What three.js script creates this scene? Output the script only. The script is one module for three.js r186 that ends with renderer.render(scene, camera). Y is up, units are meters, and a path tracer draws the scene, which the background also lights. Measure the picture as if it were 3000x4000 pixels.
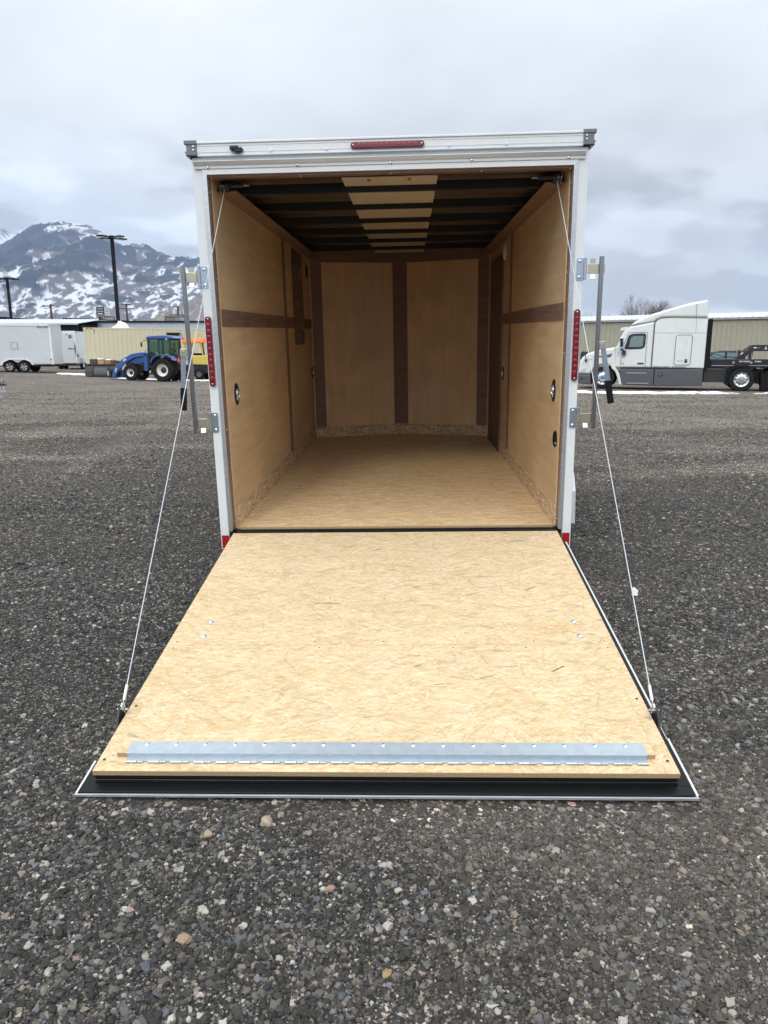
import * as THREE from 'three';
import { mergeGeometries } from 'three/addons/utils/BufferGeometryUtils.js';
import { RoundedBoxGeometry } from 'three/addons/geometries/RoundedBoxGeometry.js';
import { ImprovedNoise } from 'three/addons/math/ImprovedNoise.js';

// ---------------------------------------------------------------- camera, sky, sun, exposure
const scene = new THREE.Scene();
const camera = new THREE.PerspectiveCamera(71.5, 768 / 1024, 0.05, 20000);
camera.position.set(0.0801, 1.4126, 4.2074);
camera.rotation.order = 'YXZ';
camera.rotation.set(-0.21784, 0.03484, 0.0005);
const renderer = new THREE.WebGLRenderer({ antialias: true });
renderer.toneMapping = THREE.LinearToneMapping;
renderer.toneMappingExposure = 1.0;
renderer.shadowMap.enabled = true;

const IN = new ImprovedNoise();
const nz = (x, y, z = 0.37) => IN.noise(x, y, z);
const fbm = (x, y, o = 5, z = 0.37) => { let s = 0, a = 0.5; for (let i = 0; i < o; i++) { s += a * nz(x, y, z + i * 7.31); x *= 2.03; y *= 2.03; a *= 0.5; } return s; };
const ss = (a, b, x) => { const t = Math.min(1, Math.max(0, (x - a) / (b - a))); return t * t * (3 - 2 * t); };
const lerp = (a, b, t) => a + (b - a) * t;
let seed = 1;
const srand = s => { seed = s >>> 0; };
const rnd = () => { seed = (seed + 0x6D2B79F5) | 0; let t = Math.imul(seed ^ (seed >>> 15), 1 | seed); t = (t + Math.imul(t ^ (t >>> 7), 61 | t)) ^ t; return ((t ^ (t >>> 14)) >>> 0) / 4294967296; };
const rr = (a, b) => a + (b - a) * rnd();

function makeSky() {                                    // overcast: brighter overhead, broken grey cloud towards the horizon
  const w = 2048, h = 1024, d = new Float32Array(w * h * 4);
  for (let j = 0; j < h; j++) {
    const el = ((j + 0.5) / h - 0.5) * Math.PI, sy = Math.sin(el), cy = Math.cos(el), e = el * 180 / Math.PI;
    for (let i = 0; i < w; i++) {
      const th = ((i + 0.5) / w - 0.5) * 2 * Math.PI, x = Math.cos(th) * cy, z = Math.sin(th) * cy, o = (j * w + i) * 4;
      let r, g, b;
      if (e < -2) { r = 0.16; g = 0.155; b = 0.15; }
      else {
        const k = 1 / (Math.max(sy, 0) + 0.24), px = x * k, pz = z * k;
        const n1 = fbm(px * 0.75 + 3.1, pz * 0.75 - 1.7, 7), n2 = fbm(px * 2.3 - 8.2, pz * 2.6 + 4.4, 7), n3 = fbm(px * 0.3 + 11, pz * 0.3 + 5, 4), n4 = fbm(x * 7 + 2, e * 0.32 + z * 3, 5);
        let L = 0.56 + 0.46 * ss(-1, 14, e) + 0.92 * ss(18, 75, e);
        // added glow round the sun direction, kept wide to brighten the trailer inside
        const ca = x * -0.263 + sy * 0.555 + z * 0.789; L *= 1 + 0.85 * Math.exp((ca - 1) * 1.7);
        // cloud body
        L *= 1 + 0.66 * n1 * (1 - ss(30, 80, e) * 0.5);
        // heavy ragged cumulus low down
        const low = 1 - ss(9, 17, e);
        const c = ss(0.02, 0.3, n2 + 0.5 * n4) * low, c2 = ss(0.06, 0.3, -n2 + 0.45 * n4) * low;
        L *= 1 - 0.42 * c; L *= 1 + 0.26 * c2;
        // blue showing thin between the layers
        const blue = ss(-0.14, 0.34, n3 + 0.25 * n1) * 0.62 + 0.10 * (1 - ss(1, 9, e));
        r = L * lerp(0.96, 0.785, blue); g = L * lerp(1.005, 0.97, blue); b = L * lerp(1.04, 1.14, blue);
      }
      d[o] = r; d[o + 1] = g; d[o + 2] = b; d[o + 3] = 1;
    }
  }
  const t = new THREE.DataTexture(d, w, h, THREE.RGBAFormat, THREE.FloatType);
  t.mapping = THREE.EquirectangularReflectionMapping; t.magFilter = THREE.LinearFilter; t.minFilter = THREE.LinearFilter; t.wrapS = THREE.RepeatWrapping; t.needsUpdate = true;
  return t;
}
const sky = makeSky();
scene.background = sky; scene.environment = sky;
const sun = new THREE.DirectionalLight(0xfffaf3, 0.85);
sun.position.set(-9, 19, 27); sun.target.position.set(0, 0, 0); sun.castShadow = true;
sun.shadow.radius = 26; sun.shadow.mapSize.set(2048, 2048);
Object.assign(sun.shadow.camera, { left: -40, right: 40, top: 40, bottom: -40, near: 1, far: 120 });
scene.add(sun, sun.target);
scene.fog = new THREE.FogExp2(0xa3b8dc, 0.000075);

// ---------------------------------------------------------------- helpers
const V = (x, y, z) => new THREE.Vector3(x, y, z);
const lin = (r, g, b) => new THREE.Color().setRGB(r, g, b);
const M = (c, rough = 0.6, metal = 0, extra = {}) => new THREE.MeshStandardMaterial({ color: Array.isArray(c) ? lin(...c) : c, roughness: rough, metalness: metal, ...extra });
const P = (c, rough, metal, extra = {}) => new THREE.MeshPhysicalMaterial({ color: Array.isArray(c) ? lin(...c) : c, roughness: rough, metalness: metal, ...extra });
function clean(g) { g = g.index ? g.toNonIndexed() : g; for (const k of Object.keys(g.attributes)) if (!['position', 'normal', 'uv'].includes(k)) g.deleteAttribute(k); g.morphAttributes = {}; return g; }
function boxUV(g) {                                      // uv in metres along the dominant axis of each face
  const p = g.attributes.position, n = p.count, uv = new Float32Array(n * 2), a = V(0, 0, 0), b = V(0, 0, 0), c = V(0, 0, 0), q = V(0, 0, 0);
  for (let i = 0; i < n; i += 3) {
    a.fromBufferAttribute(p, i); b.fromBufferAttribute(p, i + 1); c.fromBufferAttribute(p, i + 2);
    q.crossVectors(b.clone().sub(a), c.clone().sub(a)); const ax = Math.abs(q.x), ay = Math.abs(q.y), az = Math.abs(q.z);
    [a, b, c].forEach((v, k) => { const o = (i + k) * 2; if (ax >= ay && ax >= az) { uv[o] = v.z; uv[o + 1] = v.y; } else if (ay >= az) { uv[o] = v.x; uv[o + 1] = v.z; } else { uv[o] = v.x; uv[o + 1] = v.y; } });
  }
  g.setAttribute('uv', new THREE.BufferAttribute(uv, 2)); return g;
}
const bx = (w, h, d, x = 0, y = 0, z = 0, bev = 0, rx = 0, ry = 0, rz = 0) => {
  const g = clean(bev ? new RoundedBoxGeometry(w, h, d, 2, bev) : new THREE.BoxGeometry(w, h, d));
  if (rx) g.rotateX(rx); if (ry) g.rotateY(ry); if (rz) g.rotateZ(rz); return g.translate(x, y, z);
};
const span = (x0, x1, y0, y1, z0, z1, bev = 0) => bx(x1 - x0, y1 - y0, z1 - z0, (x0 + x1) / 2, (y0 + y1) / 2, (z0 + z1) / 2, bev);
const cyl = (a, b, r0, r1 = r0, seg = 12, open = false) => {
  const A = V(...a), B = V(...b), d = B.clone().sub(A), g = clean(new THREE.CylinderGeometry(r1, r0, d.length(), seg, 1, open));
  g.applyQuaternion(new THREE.Quaternion().setFromUnitVectors(V(0, 1, 0), d.normalize())); return g.translate((A.x + B.x) / 2, (A.y + B.y) / 2, (A.z + B.z) / 2);
};
const shp = pts => { const s = new THREE.Shape(); pts.forEach((p, i) => i ? s.lineTo(p[0], p[1]) : s.moveTo(p[0], p[1])); return s; };
const ext = (pts, z0, z1, bev = 0, holes = []) => {     // polygon in xy, from z0 to z1
  const s = pts instanceof THREE.Shape ? pts : shp(pts); holes.forEach(h => s.holes.push(new THREE.Path(shp(h).getPoints())));
  const g = new THREE.ExtrudeGeometry(s, { depth: z1 - z0 - 2 * bev, bevelEnabled: bev > 0, bevelThickness: bev, bevelSize: bev, bevelOffset: -bev, bevelSegments: 2, curveSegments: 8 });
  return clean(g).translate(0, 0, z0 + bev);
};
const extX = (pts, x0, x1, bev = 0) => ext(pts.map(p => [-p[0], p[1]]), x0, x1, bev).rotateY(Math.PI / 2);   // polygon given as (z, y), extruded along x
const rrect = (x0, x1, y0, y1, r) => { const s = new THREE.Shape(); s.moveTo(x0 + r, y0); s.lineTo(x1 - r, y0); s.quadraticCurveTo(x1, y0, x1, y0 + r); s.lineTo(x1, y1 - r); s.quadraticCurveTo(x1, y1, x1 - r, y1); s.lineTo(x0 + r, y1); s.quadraticCurveTo(x0, y1, x0, y1 - r); s.lineTo(x0, y0 + r); s.quadraticCurveTo(x0, y0, x0 + r, y0); return s; };
const tube = (pts, r, seg = 24, rad = 6, closed = false) => clean(new THREE.TubeGeometry(new THREE.CatmullRomCurve3(pts.map(p => V(...p)), closed, 'catmullrom', 0.2), seg, r, rad, closed));
const lathe = (pts, seg = 28) => clean(new THREE.LatheGeometry(pts.map(p => new THREE.Vector2(p[0], p[1])), seg));
const ball = (r, x, y, z, sx = 1, sy = 1, sz = 1, s = 10) => clean(new THREE.SphereGeometry(r, s, Math.max(6, s * 0.7 | 0))).scale(sx, sy, sz).translate(x, y, z);
const used = {};
function numbered(n) { if (!(n in used)) { used[n] = 0; return n; } used[n]++; return n + '_' + String(used[n]).padStart(3, '0'); }
function mesh(name, gs, m, parent, keepUV = false) {
  gs = [].concat(gs); let g = gs.length > 1 ? mergeGeometries(gs) : gs[0]; if (!keepUV) g = boxUV(g);
  const o = new THREE.Mesh(g, m); o.name = name; (parent || scene).add(o); return o;
}
function thing(name, label, category, [x, y, z] = [0, 0, 0], turn = 0, group) {
  const o = new THREE.Group(); o.name = numbered(name); o.position.set(x, y, z); o.rotation.y = turn; o.userData = { label, category }; if (group) o.userData.group = group; scene.add(o); return o;
}
function single(name, gs, m, label, category, pos = [0, 0, 0], turn = 0, group, keepUV) {
  const o = mesh(numbered(name), gs, m, scene, keepUV); o.position.set(...pos); o.rotation.y = turn; o.userData = { label, category }; if (group) o.userData.group = group; return o;
}
function pgroup(name, parent, pos = [0, 0, 0]) { const g = new THREE.Group(); g.name = name; g.position.set(...pos); parent.add(g); return g; }
function canvas(w, h, f) { const c = document.createElement('canvas'); c.width = w; c.height = h; const x = c.getContext('2d'); f(x, w, h); return c; }
function ctex(w, h, f, rep, srgb = true) {
  const t = new THREE.CanvasTexture(canvas(w, h, f)); t.wrapS = t.wrapT = THREE.RepeatWrapping; t.magFilter = THREE.LinearFilter; if (srgb) t.colorSpace = THREE.SRGBColorSpace; t.anisotropy = 8; if (rep) t.repeat.set(1 / rep, 1 / rep); return t;
}
function dtex(w, h, f, rep, srgb = true) {               // f(u, v) -> [r, g, b] 0..255
  const d = new Uint8Array(w * h * 4); for (let j = 0; j < h; j++) for (let i = 0; i < w; i++) { const c = f(i / w, j / h), o = (j * w + i) * 4; d[o] = c[0]; d[o + 1] = c[1]; d[o + 2] = c[2]; d[o + 3] = 255; }
  const t = new THREE.DataTexture(d, w, h); t.wrapS = t.wrapT = THREE.RepeatWrapping; t.magFilter = THREE.LinearFilter; t.minFilter = THREE.LinearFilter; if (srgb) t.colorSpace = THREE.SRGBColorSpace; if (rep) t.repeat.set(1 / rep, 1 / rep); t.needsUpdate = true; return t;
}
const rgb = (r, g, b, a = 1) => `rgba(${r | 0},${g | 0},${b | 0},${a})`;

// ---------------------------------------------------------------- materials
function osb(size, metres, count, lens, wids, base, spread, darkShare, sd, contrast = 1) {
  srand(sd);
  return canvas(size, size, (x, w, h) => {
    x.fillStyle = rgb(...base); x.fillRect(0, 0, w, h);
    for (let i = 0; i < count; i++) {
      const k = rnd(), L = rr(lens[0], lens[1]) * (k < 0.5 ? 0.55 : 1), W = rr(wids[0], wids[1]) * (rnd() < 0.6 ? 0.5 : 1), a = (rnd() + rnd() + rnd() - 1.5) * spread + (rnd() < 0.1 ? rr(-1.4, 1.4) : 0);
      const t = rnd(); let c;
      if (t < darkShare) c = rnd() < 0.5 ? [132, 124, 112] : [128, 96, 62];
      else { const l = rr(-22, 20) * contrast, warm = rr(-7, 9); c = [base[0] + l + warm, base[1] + l * 1.05, base[2] + l * 1.25 - warm * 1.6]; }
      const px = rnd() * w, py = rnd() * h, fill = rgb(...c, t < darkShare ? rr(0.35, 0.85) : rr(0.35, 0.9)), q = []; for (let k = 0; k < 7; k++) q.push(rnd());
      const line = rnd() < 0.3 ? rgb(base[0] - 70, base[1] - 78, base[2] - 76, rr(0.15, 0.5)) : null;
      for (const ox of px < L ? [0, w] : px > w - L ? [0, -w] : [0]) for (const oy of py < L ? [0, h] : py > h - L ? [0, -h] : [0]) {   // wraps round so that the sheet has no seam
        x.save(); x.translate(px + ox, py + oy); x.rotate(a); x.fillStyle = fill;
        x.beginPath(); x.moveTo(-L / 2, (q[0] - 0.5) * W * 0.6); x.lineTo(-L * (0.2 + 0.25 * q[1]), -W / 2); x.lineTo(L * (0.2 + 0.25 * q[2]), -W / 2 * (0.5 + q[3] / 2)); x.lineTo(L / 2, (q[4] - 0.5) * W * 0.6); x.lineTo(L * (0.1 + 0.3 * q[5]), W / 2); x.lineTo(-L * (0.1 + 0.35 * q[6]), W / 2 * (0.5 + q[0] / 2)); x.closePath(); x.fill();
        if (line) { x.strokeStyle = line; x.lineWidth = 0.9; x.beginPath(); x.moveTo(-L / 2, W / 2); x.lineTo(L / 2, W / 2 * (0.6 + 0.6 * q[1])); x.stroke(); }
        x.restore();
      }
    }
    for (let i = 0; i < count / 90; i++) { x.fillStyle = rgb(70, 48, 28, rr(0.4, 0.9)); x.beginPath(); x.ellipse(rnd() * w, rnd() * h, rr(0.8, 3), rr(0.6, 1.6), rr(0, 3), 0, 7); x.fill(); }
  });
}
function canvasTex(c, rep, srgb = true) { const t = new THREE.CanvasTexture(c); t.wrapS = t.wrapT = THREE.RepeatWrapping; t.magFilter = THREE.LinearFilter; if (srgb) t.colorSpace = THREE.SRGBColorSpace; t.repeat.set(1 / rep, 1 / rep); return t; }
const rampCanvas = osb(2048, 2.1, 110000, [14, 72], [1.4, 6], [206, 183, 147], 1.0, 0.012, 11, 1.5);
// broad stains and paler scuffed areas in the sheet, then the few big grey and black flakes that can be picked out on the ramp
{ const x = rampCanvas.getContext('2d'); srand(5);
  for (let i = 0; i < 380; i++) { const c = rnd() < 0.42 ? [150, 138, 118] : rnd() < 0.6 ? [232, 216, 186] : [204, 158, 100], px = rnd() * 2048, py = rnd() * 2048, n = 10 + rnd() * 30; for (let k = 0; k < n; k++) { const L = rr(14, 60), W = rr(2, 7); x.save(); x.translate(px + (rnd() + rnd() - 1) * 120, py + (rnd() + rnd() - 1) * 60); x.rotate(rr(-0.9, 0.9)); x.fillStyle = rgb(...c, rr(0.1, 0.34)); x.beginPath(); x.moveTo(-L / 2, 0); x.lineTo(-L * 0.3, -W / 2); x.lineTo(L * 0.4, -W / 2); x.lineTo(L / 2, W * 0.2); x.lineTo(-L * 0.1, W / 2); x.closePath(); x.fill(); x.restore(); } }
  for (let i = 0; i < 2600; i++) { const l = rr(-44, 28), L = rr(50, 150), W = rr(7, 20); x.save(); x.translate(rnd() * 2048, rnd() * 2048); x.rotate((rnd() + rnd() + rnd() - 1.5) * 0.9); x.fillStyle = rgb(206 + l + rr(-4, 10), 181 + l * 1.05, 143 + l * 1.3, rr(0.12, 0.4)); x.beginPath(); x.moveTo(-L / 2, rr(-2, 2)); x.lineTo(-L * 0.35, -W / 2); x.lineTo(L * 0.4, -W / 2 * rr(0.6, 1)); x.lineTo(L / 2, W * 0.2); x.lineTo(L * 0.2, W / 2); x.lineTo(-L * 0.3, W / 2); x.closePath(); x.fill(); x.restore(); }
  for (let i = 0; i < 5200; i++) { const l = rr(-40, 30), L = rr(34, 120), W = rr(3, 10); x.save(); x.translate(rnd() * 2048, rnd() * 2048); x.rotate((rnd() + rnd() + rnd() - 1.5) * 1.5); x.fillStyle = rgb(206 + l + rr(-4, 8), 180 + l * 1.05, 140 + l * 1.3, rr(0.18, 0.5)); x.beginPath(); x.moveTo(-L / 2, 0); x.lineTo(-L * 0.3, -W / 2); x.lineTo(L * 0.35, -W / 2); x.lineTo(L / 2, W * 0.2); x.lineTo(-L * 0.2, W / 2); x.closePath(); x.fill(); x.restore(); }
  for (let i = 0; i < 26; i++) { x.save(); x.translate(rnd() * 2048, rnd() * 2048); x.rotate(rr(-0.4, 0.4)); x.fillStyle = rgb(128, 122, 112, rr(0.25, 0.6)); const L = rr(16, 62), W = rr(3, 10); x.beginPath(); x.moveTo(-L, 0); x.lineTo(-L * 0.4, -W); x.lineTo(L * 0.6, -W * 0.7); x.lineTo(L, W * 0.3); x.lineTo(L * 0.1, W); x.closePath(); x.fill(); x.restore(); }
  for (const [u, v, L, a, c] of [[1702, 1282, 40, 0.6, [58, 44, 33]], [712, 1141, 78, -0.06, [104, 88, 58]], [926, 1755, 36, 0.42, [92, 74, 46]], [1240, 1180, 46, 0.05, [132, 126, 116]], [1500, 1300, 60, 0.04, [138, 132, 120]]]) { x.save(); x.translate(u, v); x.rotate(a); x.fillStyle = rgb(...c, 0.9); x.beginPath(); x.moveTo(-L, 0); x.lineTo(-L * 0.5, -4); x.lineTo(L, -2); x.lineTo(L * 0.8, 3); x.closePath(); x.fill(); x.restore(); }
}
const floorCanvas = osb(1024, 1.5, 24000, [26, 120], [1.6, 6], [222, 191, 148], 0.55, 0.03, 23, 2.1);
const flakeCanvas = osb(512, 0.5, 2600, [24, 80], [8, 24], [208, 182, 146], 1.6, 0.05, 31, 2.4);
const shifted = (c, rep, ox, oy, srgb) => { const t = canvasTex(c, rep, srgb); t.offset.set(ox, oy); return t; };
const mOSB = M(0xffffff, 0.82, 0, { map: shifted(rampCanvas, 2.1, 0.5, 0), bumpMap: shifted(rampCanvas, 2.1, 0.5, 0, false), bumpScale: 0.0016 });
const mOSB2 = M(0xffffff, 0.82, 0, { map: shifted(rampCanvas, 2.1, 0.5, 0.66), bumpMap: shifted(rampCanvas, 2.1, 0.5, 0.66, false), bumpScale: 0.0016 });
const mFloor = M(0xffffff, 0.62, 0, { map: canvasTex(floorCanvas, 1.5), bumpMap: canvasTex(floorCanvas, 1.5, false), bumpScale: 0.0012 });
const mFlake = M(0xffffff, 0.85, 0, { map: canvasTex(flakeCanvas, 0.5) });
const mChip = M([0.62, 0.44, 0.24], 0.95, 0, { map: dtex(256, 256, () => { const k = 150 + 105 * rnd(); return [k, k, k]; }, 0.25) });
const plyTex = dtex(1024, 1024, (u, v) => {
  const s = fbm(u * 10, v * 100, 4, 2.2) * 20 + fbm(u * 5, v * 7, 4, 9.1) * 26 + fbm(u * 90, v * 90, 2, 3.3) * 10, w = fbm(u * 2 + 5, v * 2, 3, 5.5) * 14;
  return [211 + s + w, 182 + s, 143 + s - w];
}, 4.4);
srand(77);
const mPly = M(0xffffff, 0.55, 0, { map: plyTex });
const mPlyLit = M([1.0, 0.97, 0.92], 0.55, 0, { map: dtex(512, 512, (u, v) => { const s = fbm(u * 40, v * 5, 4, 6.2) * 18 + fbm(u * 5, v * 6, 4, 2.1) * 24, w = fbm(u * 2 + 5, v * 2, 3, 5.5) * 14; return [229 + s + w, 194 + s, 150 + s - w]; }, 2.3) });  // same ply as the walls, light painted in to lift the dim nose
const mTrim = M([0.31, 0.185, 0.135], 0.6, 0, { map: dtex(256, 256, (u, v) => { const k = 225 + 60 * fbm(u * 4, v * 40, 4); return [k, k, k]; }, 0.8) });
const streak = dtex(256, 256, (u, v) => { const k = 235 + 34 * fbm(u * 5, v * 90, 3) + 14 * fbm(u * 70, v * 3, 2, 4); return [k, k, k]; }, 0.5);
const dirt = dtex(512, 512, (u, v) => { const k = 249 + 9 * fbm(u * 7, v * 7, 5) - 22 * Math.max(0, fbm(u * 30, v * 30, 3, 8) - 0.24); return [k, k, k - 2]; }, 1.7);
const mWhite = P([0.735, 0.76, 0.79], 0.28, 0, { map: dirt, clearcoat: 0.35, clearcoatRoughness: 0.15 });
const mAlu = M([0.72, 0.73, 0.74], 0.34, 0.85, { map: streak });
const mAluWhite = M([0.75, 0.765, 0.78], 0.36, 0.12, { map: dirt });
const mGreyCap = M([0.17, 0.175, 0.18], 0.55, 0.1);
const spangle = (() => { srand(91); const cs = []; for (let i = 0; i < 90; i++) cs.push([rnd(), rnd(), 244 + 11 * rnd()]); return dtex(256, 256, (u, v) => { let b = 9, k = 0; for (const c of cs) { let dx = Math.abs(c[0] - u), dy = Math.abs(c[1] - v); dx = Math.min(dx, 1 - dx); dy = Math.min(dy, 1 - dy); const d = dx * dx + dy * dy; if (d < b) { b = d; k = c[2]; } } return [k, k, k]; }, 0.22); })();
const mZinc = M([0.47, 0.53, 0.58], 0.45, 0.75, { map: spangle });
const mZincBlue = M([0.52, 0.60, 0.68], 0.26, 0.9);
const mZincYellow = M([0.62, 0.58, 0.45], 0.3, 0.9);
const mPipe = M([0.36, 0.36, 0.355], 0.24, 0.97);
const mBolt = M([0.72, 0.75, 0.78], 0.22, 1.0);
const mBlack = M([0.018, 0.018, 0.019], 0.45);
const mBlackGloss = M([0.012, 0.012, 0.013], 0.22, 0, { bumpMap: dirt, bumpScale: 0.001 });
const mBlackMatte = P([0.008, 0.008, 0.0085], 0.85, 0, { specularIntensity: 0.4 });
const mRubber = P([0.014, 0.014, 0.0145], 0.85, 0, { map: dirt, specularIntensity: 0.5 });
const mCable = M([0.52, 0.56, 0.60], 0.4, 0.4);
const mRed = P([0.24, 0.008, 0.016], 0.12, 0, { clearcoat: 1, clearcoatRoughness: 0.05 });
const mRedDark = P([0.14, 0.007, 0.013], 0.15, 0, { clearcoat: 1, clearcoatRoughness: 0.06 });
const mRedTape = M([0.36, 0.01, 0.012], 0.35);
const mSeal = P([0.006, 0.006, 0.0065], 0.5, 0, { specularIntensity: 0.5 });
const mGlassDark = P([0.02, 0.025, 0.03], 0.04, 0, { clearcoat: 1 });

// ---------------------------------------------------------------- the ground
const sp = t => t > 4 ? t : 0.25 * Math.log(1 + Math.exp(t * 4));
function gh(x, z) {
  let h = 0.024 * sp(-x - 12) * ss(-6, -30, z) * (1 - ss(-80, -200, x)) - 0.085 * ss(3, 8.5, x) * ss(-8, -24, z);
  if (-x - 12 > 30) h = Math.min(h, 1.0);
  h += 0.0165 * Math.max(-1.6, Math.min(1.6, x)) * Math.exp(-((z - 1.6) ** 2) / 8 - x * x / 6);
  h -= 0.027 * Math.exp(-((z - 2.1) ** 2) / 7 - x * x / 7);
  h += 0.05 * fbm(x * 0.16 + 5, z * 0.16, 3) * ss(1.5, 9, Math.hypot(x, z - 2)) * (1 - ss(60, 200, Math.hypot(x, z)));
  h += 0.012 * fbm(x * 0.9 + 3, z * 0.9, 3);
  return h;
}
const tracks = [[-34, 14, 30.5], [-34, 14, 32.3], [30, 12, 26.0], [30, 12, 27.8], [-20, -60, 49.0], [-20, -60, 50.8], [16, -52, 38.0], [16, -52, 39.8], [-60, 2, 54.5], [-60, 2, 56.2]];
const trackAmt = (x, z) => { let m = 0; for (const [cx, cz, r] of tracks) { const d = Math.abs(Math.hypot(x - cx, z - cz) - r + 0.25 * fbm(x * 0.3, z * 0.3, 2, r)); m = Math.max(m, 1 - ss(0.10, 0.26, d)); } return m * (0.55 + 0.9 * fbm(x * 0.8, z * 0.8, 3, 2)); };
const dirtAmt = (x, z) => {                               // packed brown dirt showing through the stone, in drifts and wheel tracks
  const a = ss(4, -15, z + 7 * fbm(x * 0.13, z * 0.3, 4, 4)), n = fbm(x * 0.22 + 9, z * 0.7 + 2, 5, 6), t = fbm(x * 0.12, z * 1.6 + x * 0.15, 4, 8);
  return Math.min(1, Math.max(0, 0.42 * trackAmt(x, z) + a * 0.62 + ss(0.02, 0.3, n + 0.12 * a) * 0.55 + ss(0.12, 0.3, t) * 0.35 * a));
};
srand(404);
const pal = () => { const t = rnd(); let c;
  if (t < 0.55) { const k = rr(0.012, 0.034); c = [k * 1.1, k, k * 0.9]; } else if (t < 0.75) { const k = rr(0.045, 0.10); c = [k * 1.06, k * 0.98, k * 0.86]; }
  else if (t < 0.84) { const k = rr(0.07, 0.15); c = [k * 0.95, k * 0.99, k * 1.04]; } else if (t < 0.925) { const k = rr(0.08, 0.2); c = [k * 1.12, k * 0.93, k * 0.72]; }
  else if (t < 0.94) { const k = rr(0.16, 0.26); c = [k * 1.12, k * 0.82, k * 0.68]; } else { const k = rr(0.2, 0.42); c = [k, k * 0.93, k * 0.8]; } return c; };
const s8 = v => 255 * Math.pow(Math.min(1, Math.max(0, v)), 1 / 2.2);
const gravelTex = ctex(1024, 1024, (x, w, h) => {
  x.fillStyle = rgb(50, 47, 44); x.fillRect(0, 0, w, h);
  for (let i = 0; i < 46000; i++) { const c = pal().map(v => s8(v * 1.9)), r = Math.min(7, 1.5 / Math.pow(rnd() + 0.012, 0.55)), px = rnd() * w, py = rnd() * h, a = rnd() * 3.14, q = rr(0.55, 1);
    x.fillStyle = rgb(...c); for (const [ox, oy] of [[0, 0], [px < 16 ? w : px > w - 16 ? -w : 0, 0], [0, py < 16 ? h : py > h - 16 ? -h : 0]]) { x.beginPath(); x.ellipse(px + ox, py + oy, r, r * q, a, 0, 6.3); x.fill(); if (ox === 0 && oy === 0 && px > 16 && px < w - 16 && py > 16 && py < h - 16) break; } }
}, 2.2);
const gravelBump = ctex(1024, 1024, (x, w, h) => { srand(18);
  x.fillStyle = 'rgb(70,70,70)'; x.fillRect(0, 0, w, h);
  for (let i = 0; i < 40000; i++) { const r = Math.min(12, 1.8 / Math.pow(rnd() + 0.015, 0.5)), k = rr(40, 235); x.fillStyle = rgb(k, k, k, 0.75); x.beginPath(); x.ellipse(rnd() * w, rnd() * h, r, r * rr(0.6, 1), rnd() * 3, 0, 6.3); x.fill(); }
}, 1.9, false);
{
  const rings = [], N = 288; let r = 0.35; while (r < 7300) { rings.push(r); r *= r < 60 ? 1.03 : r < 300 ? 1.08 : 1.3; }
  const nv = rings.length * N + 1, pos = new Float32Array(nv * 3), col = new Float32Array(nv * 3), uv = new Float32Array(nv * 2), idx = [], cx = 0, cz = 2.5;
  const put = (i, x, z, R) => { const far = R > 250; const y = far ? 0 : gh(x, z) * (1 - ss(120, 250, R)); pos.set([x, y, z], i * 3); uv.set([x + 0.35 * fbm(x * 0.5, z * 0.5, 2), z + 0.35 * fbm(x * 0.5 + 9, z * 0.5, 2)], i * 2);
    const d = R > 150 ? 0.8 : dirtAmt(x, z), v = 1 + 0.25 * fbm(x * 0.5, z * 0.5, 4, 3); col.set([lerp(0.40, 1.6, d) * v, lerp(0.39, 1.46, d) * v, lerp(0.38, 1.32, d) * v], i * 3); };
  put(0, cx, cz, 0);
  rings.forEach((R, j) => { for (let i = 0; i < N; i++) { const a = i / N * Math.PI * 2; put(1 + j * N + i, cx + Math.cos(a) * R, cz + Math.sin(a) * R, R); } });
  for (let i = 0; i < N; i++) idx.push(0, 1 + (i + 1) % N, 1 + i);
  for (let j = 0; j < rings.length - 1; j++) for (let i = 0; i < N; i++) { const a = 1 + j * N + i, b = 1 + j * N + (i + 1) % N, c = a + N, d = b + N; idx.push(a, b, c, b, d, c); }
  const g = new THREE.BufferGeometry(); g.setAttribute('position', new THREE.BufferAttribute(pos, 3)); g.setAttribute('color', new THREE.BufferAttribute(col, 3)); g.setAttribute('uv', new THREE.BufferAttribute(uv, 2)); g.setIndex(idx); g.computeVertexNormals();
  const o = new THREE.Mesh(g, new THREE.MeshStandardMaterial({ map: gravelTex, bumpMap: gravelBump, bumpScale: 0.012, roughness: 0.95, vertexColors: true })); o.name = 'ground'; o.userData = { kind: 'structure', label: 'dark gravel and packed dirt lot' }; scene.add(o);
}
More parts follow.
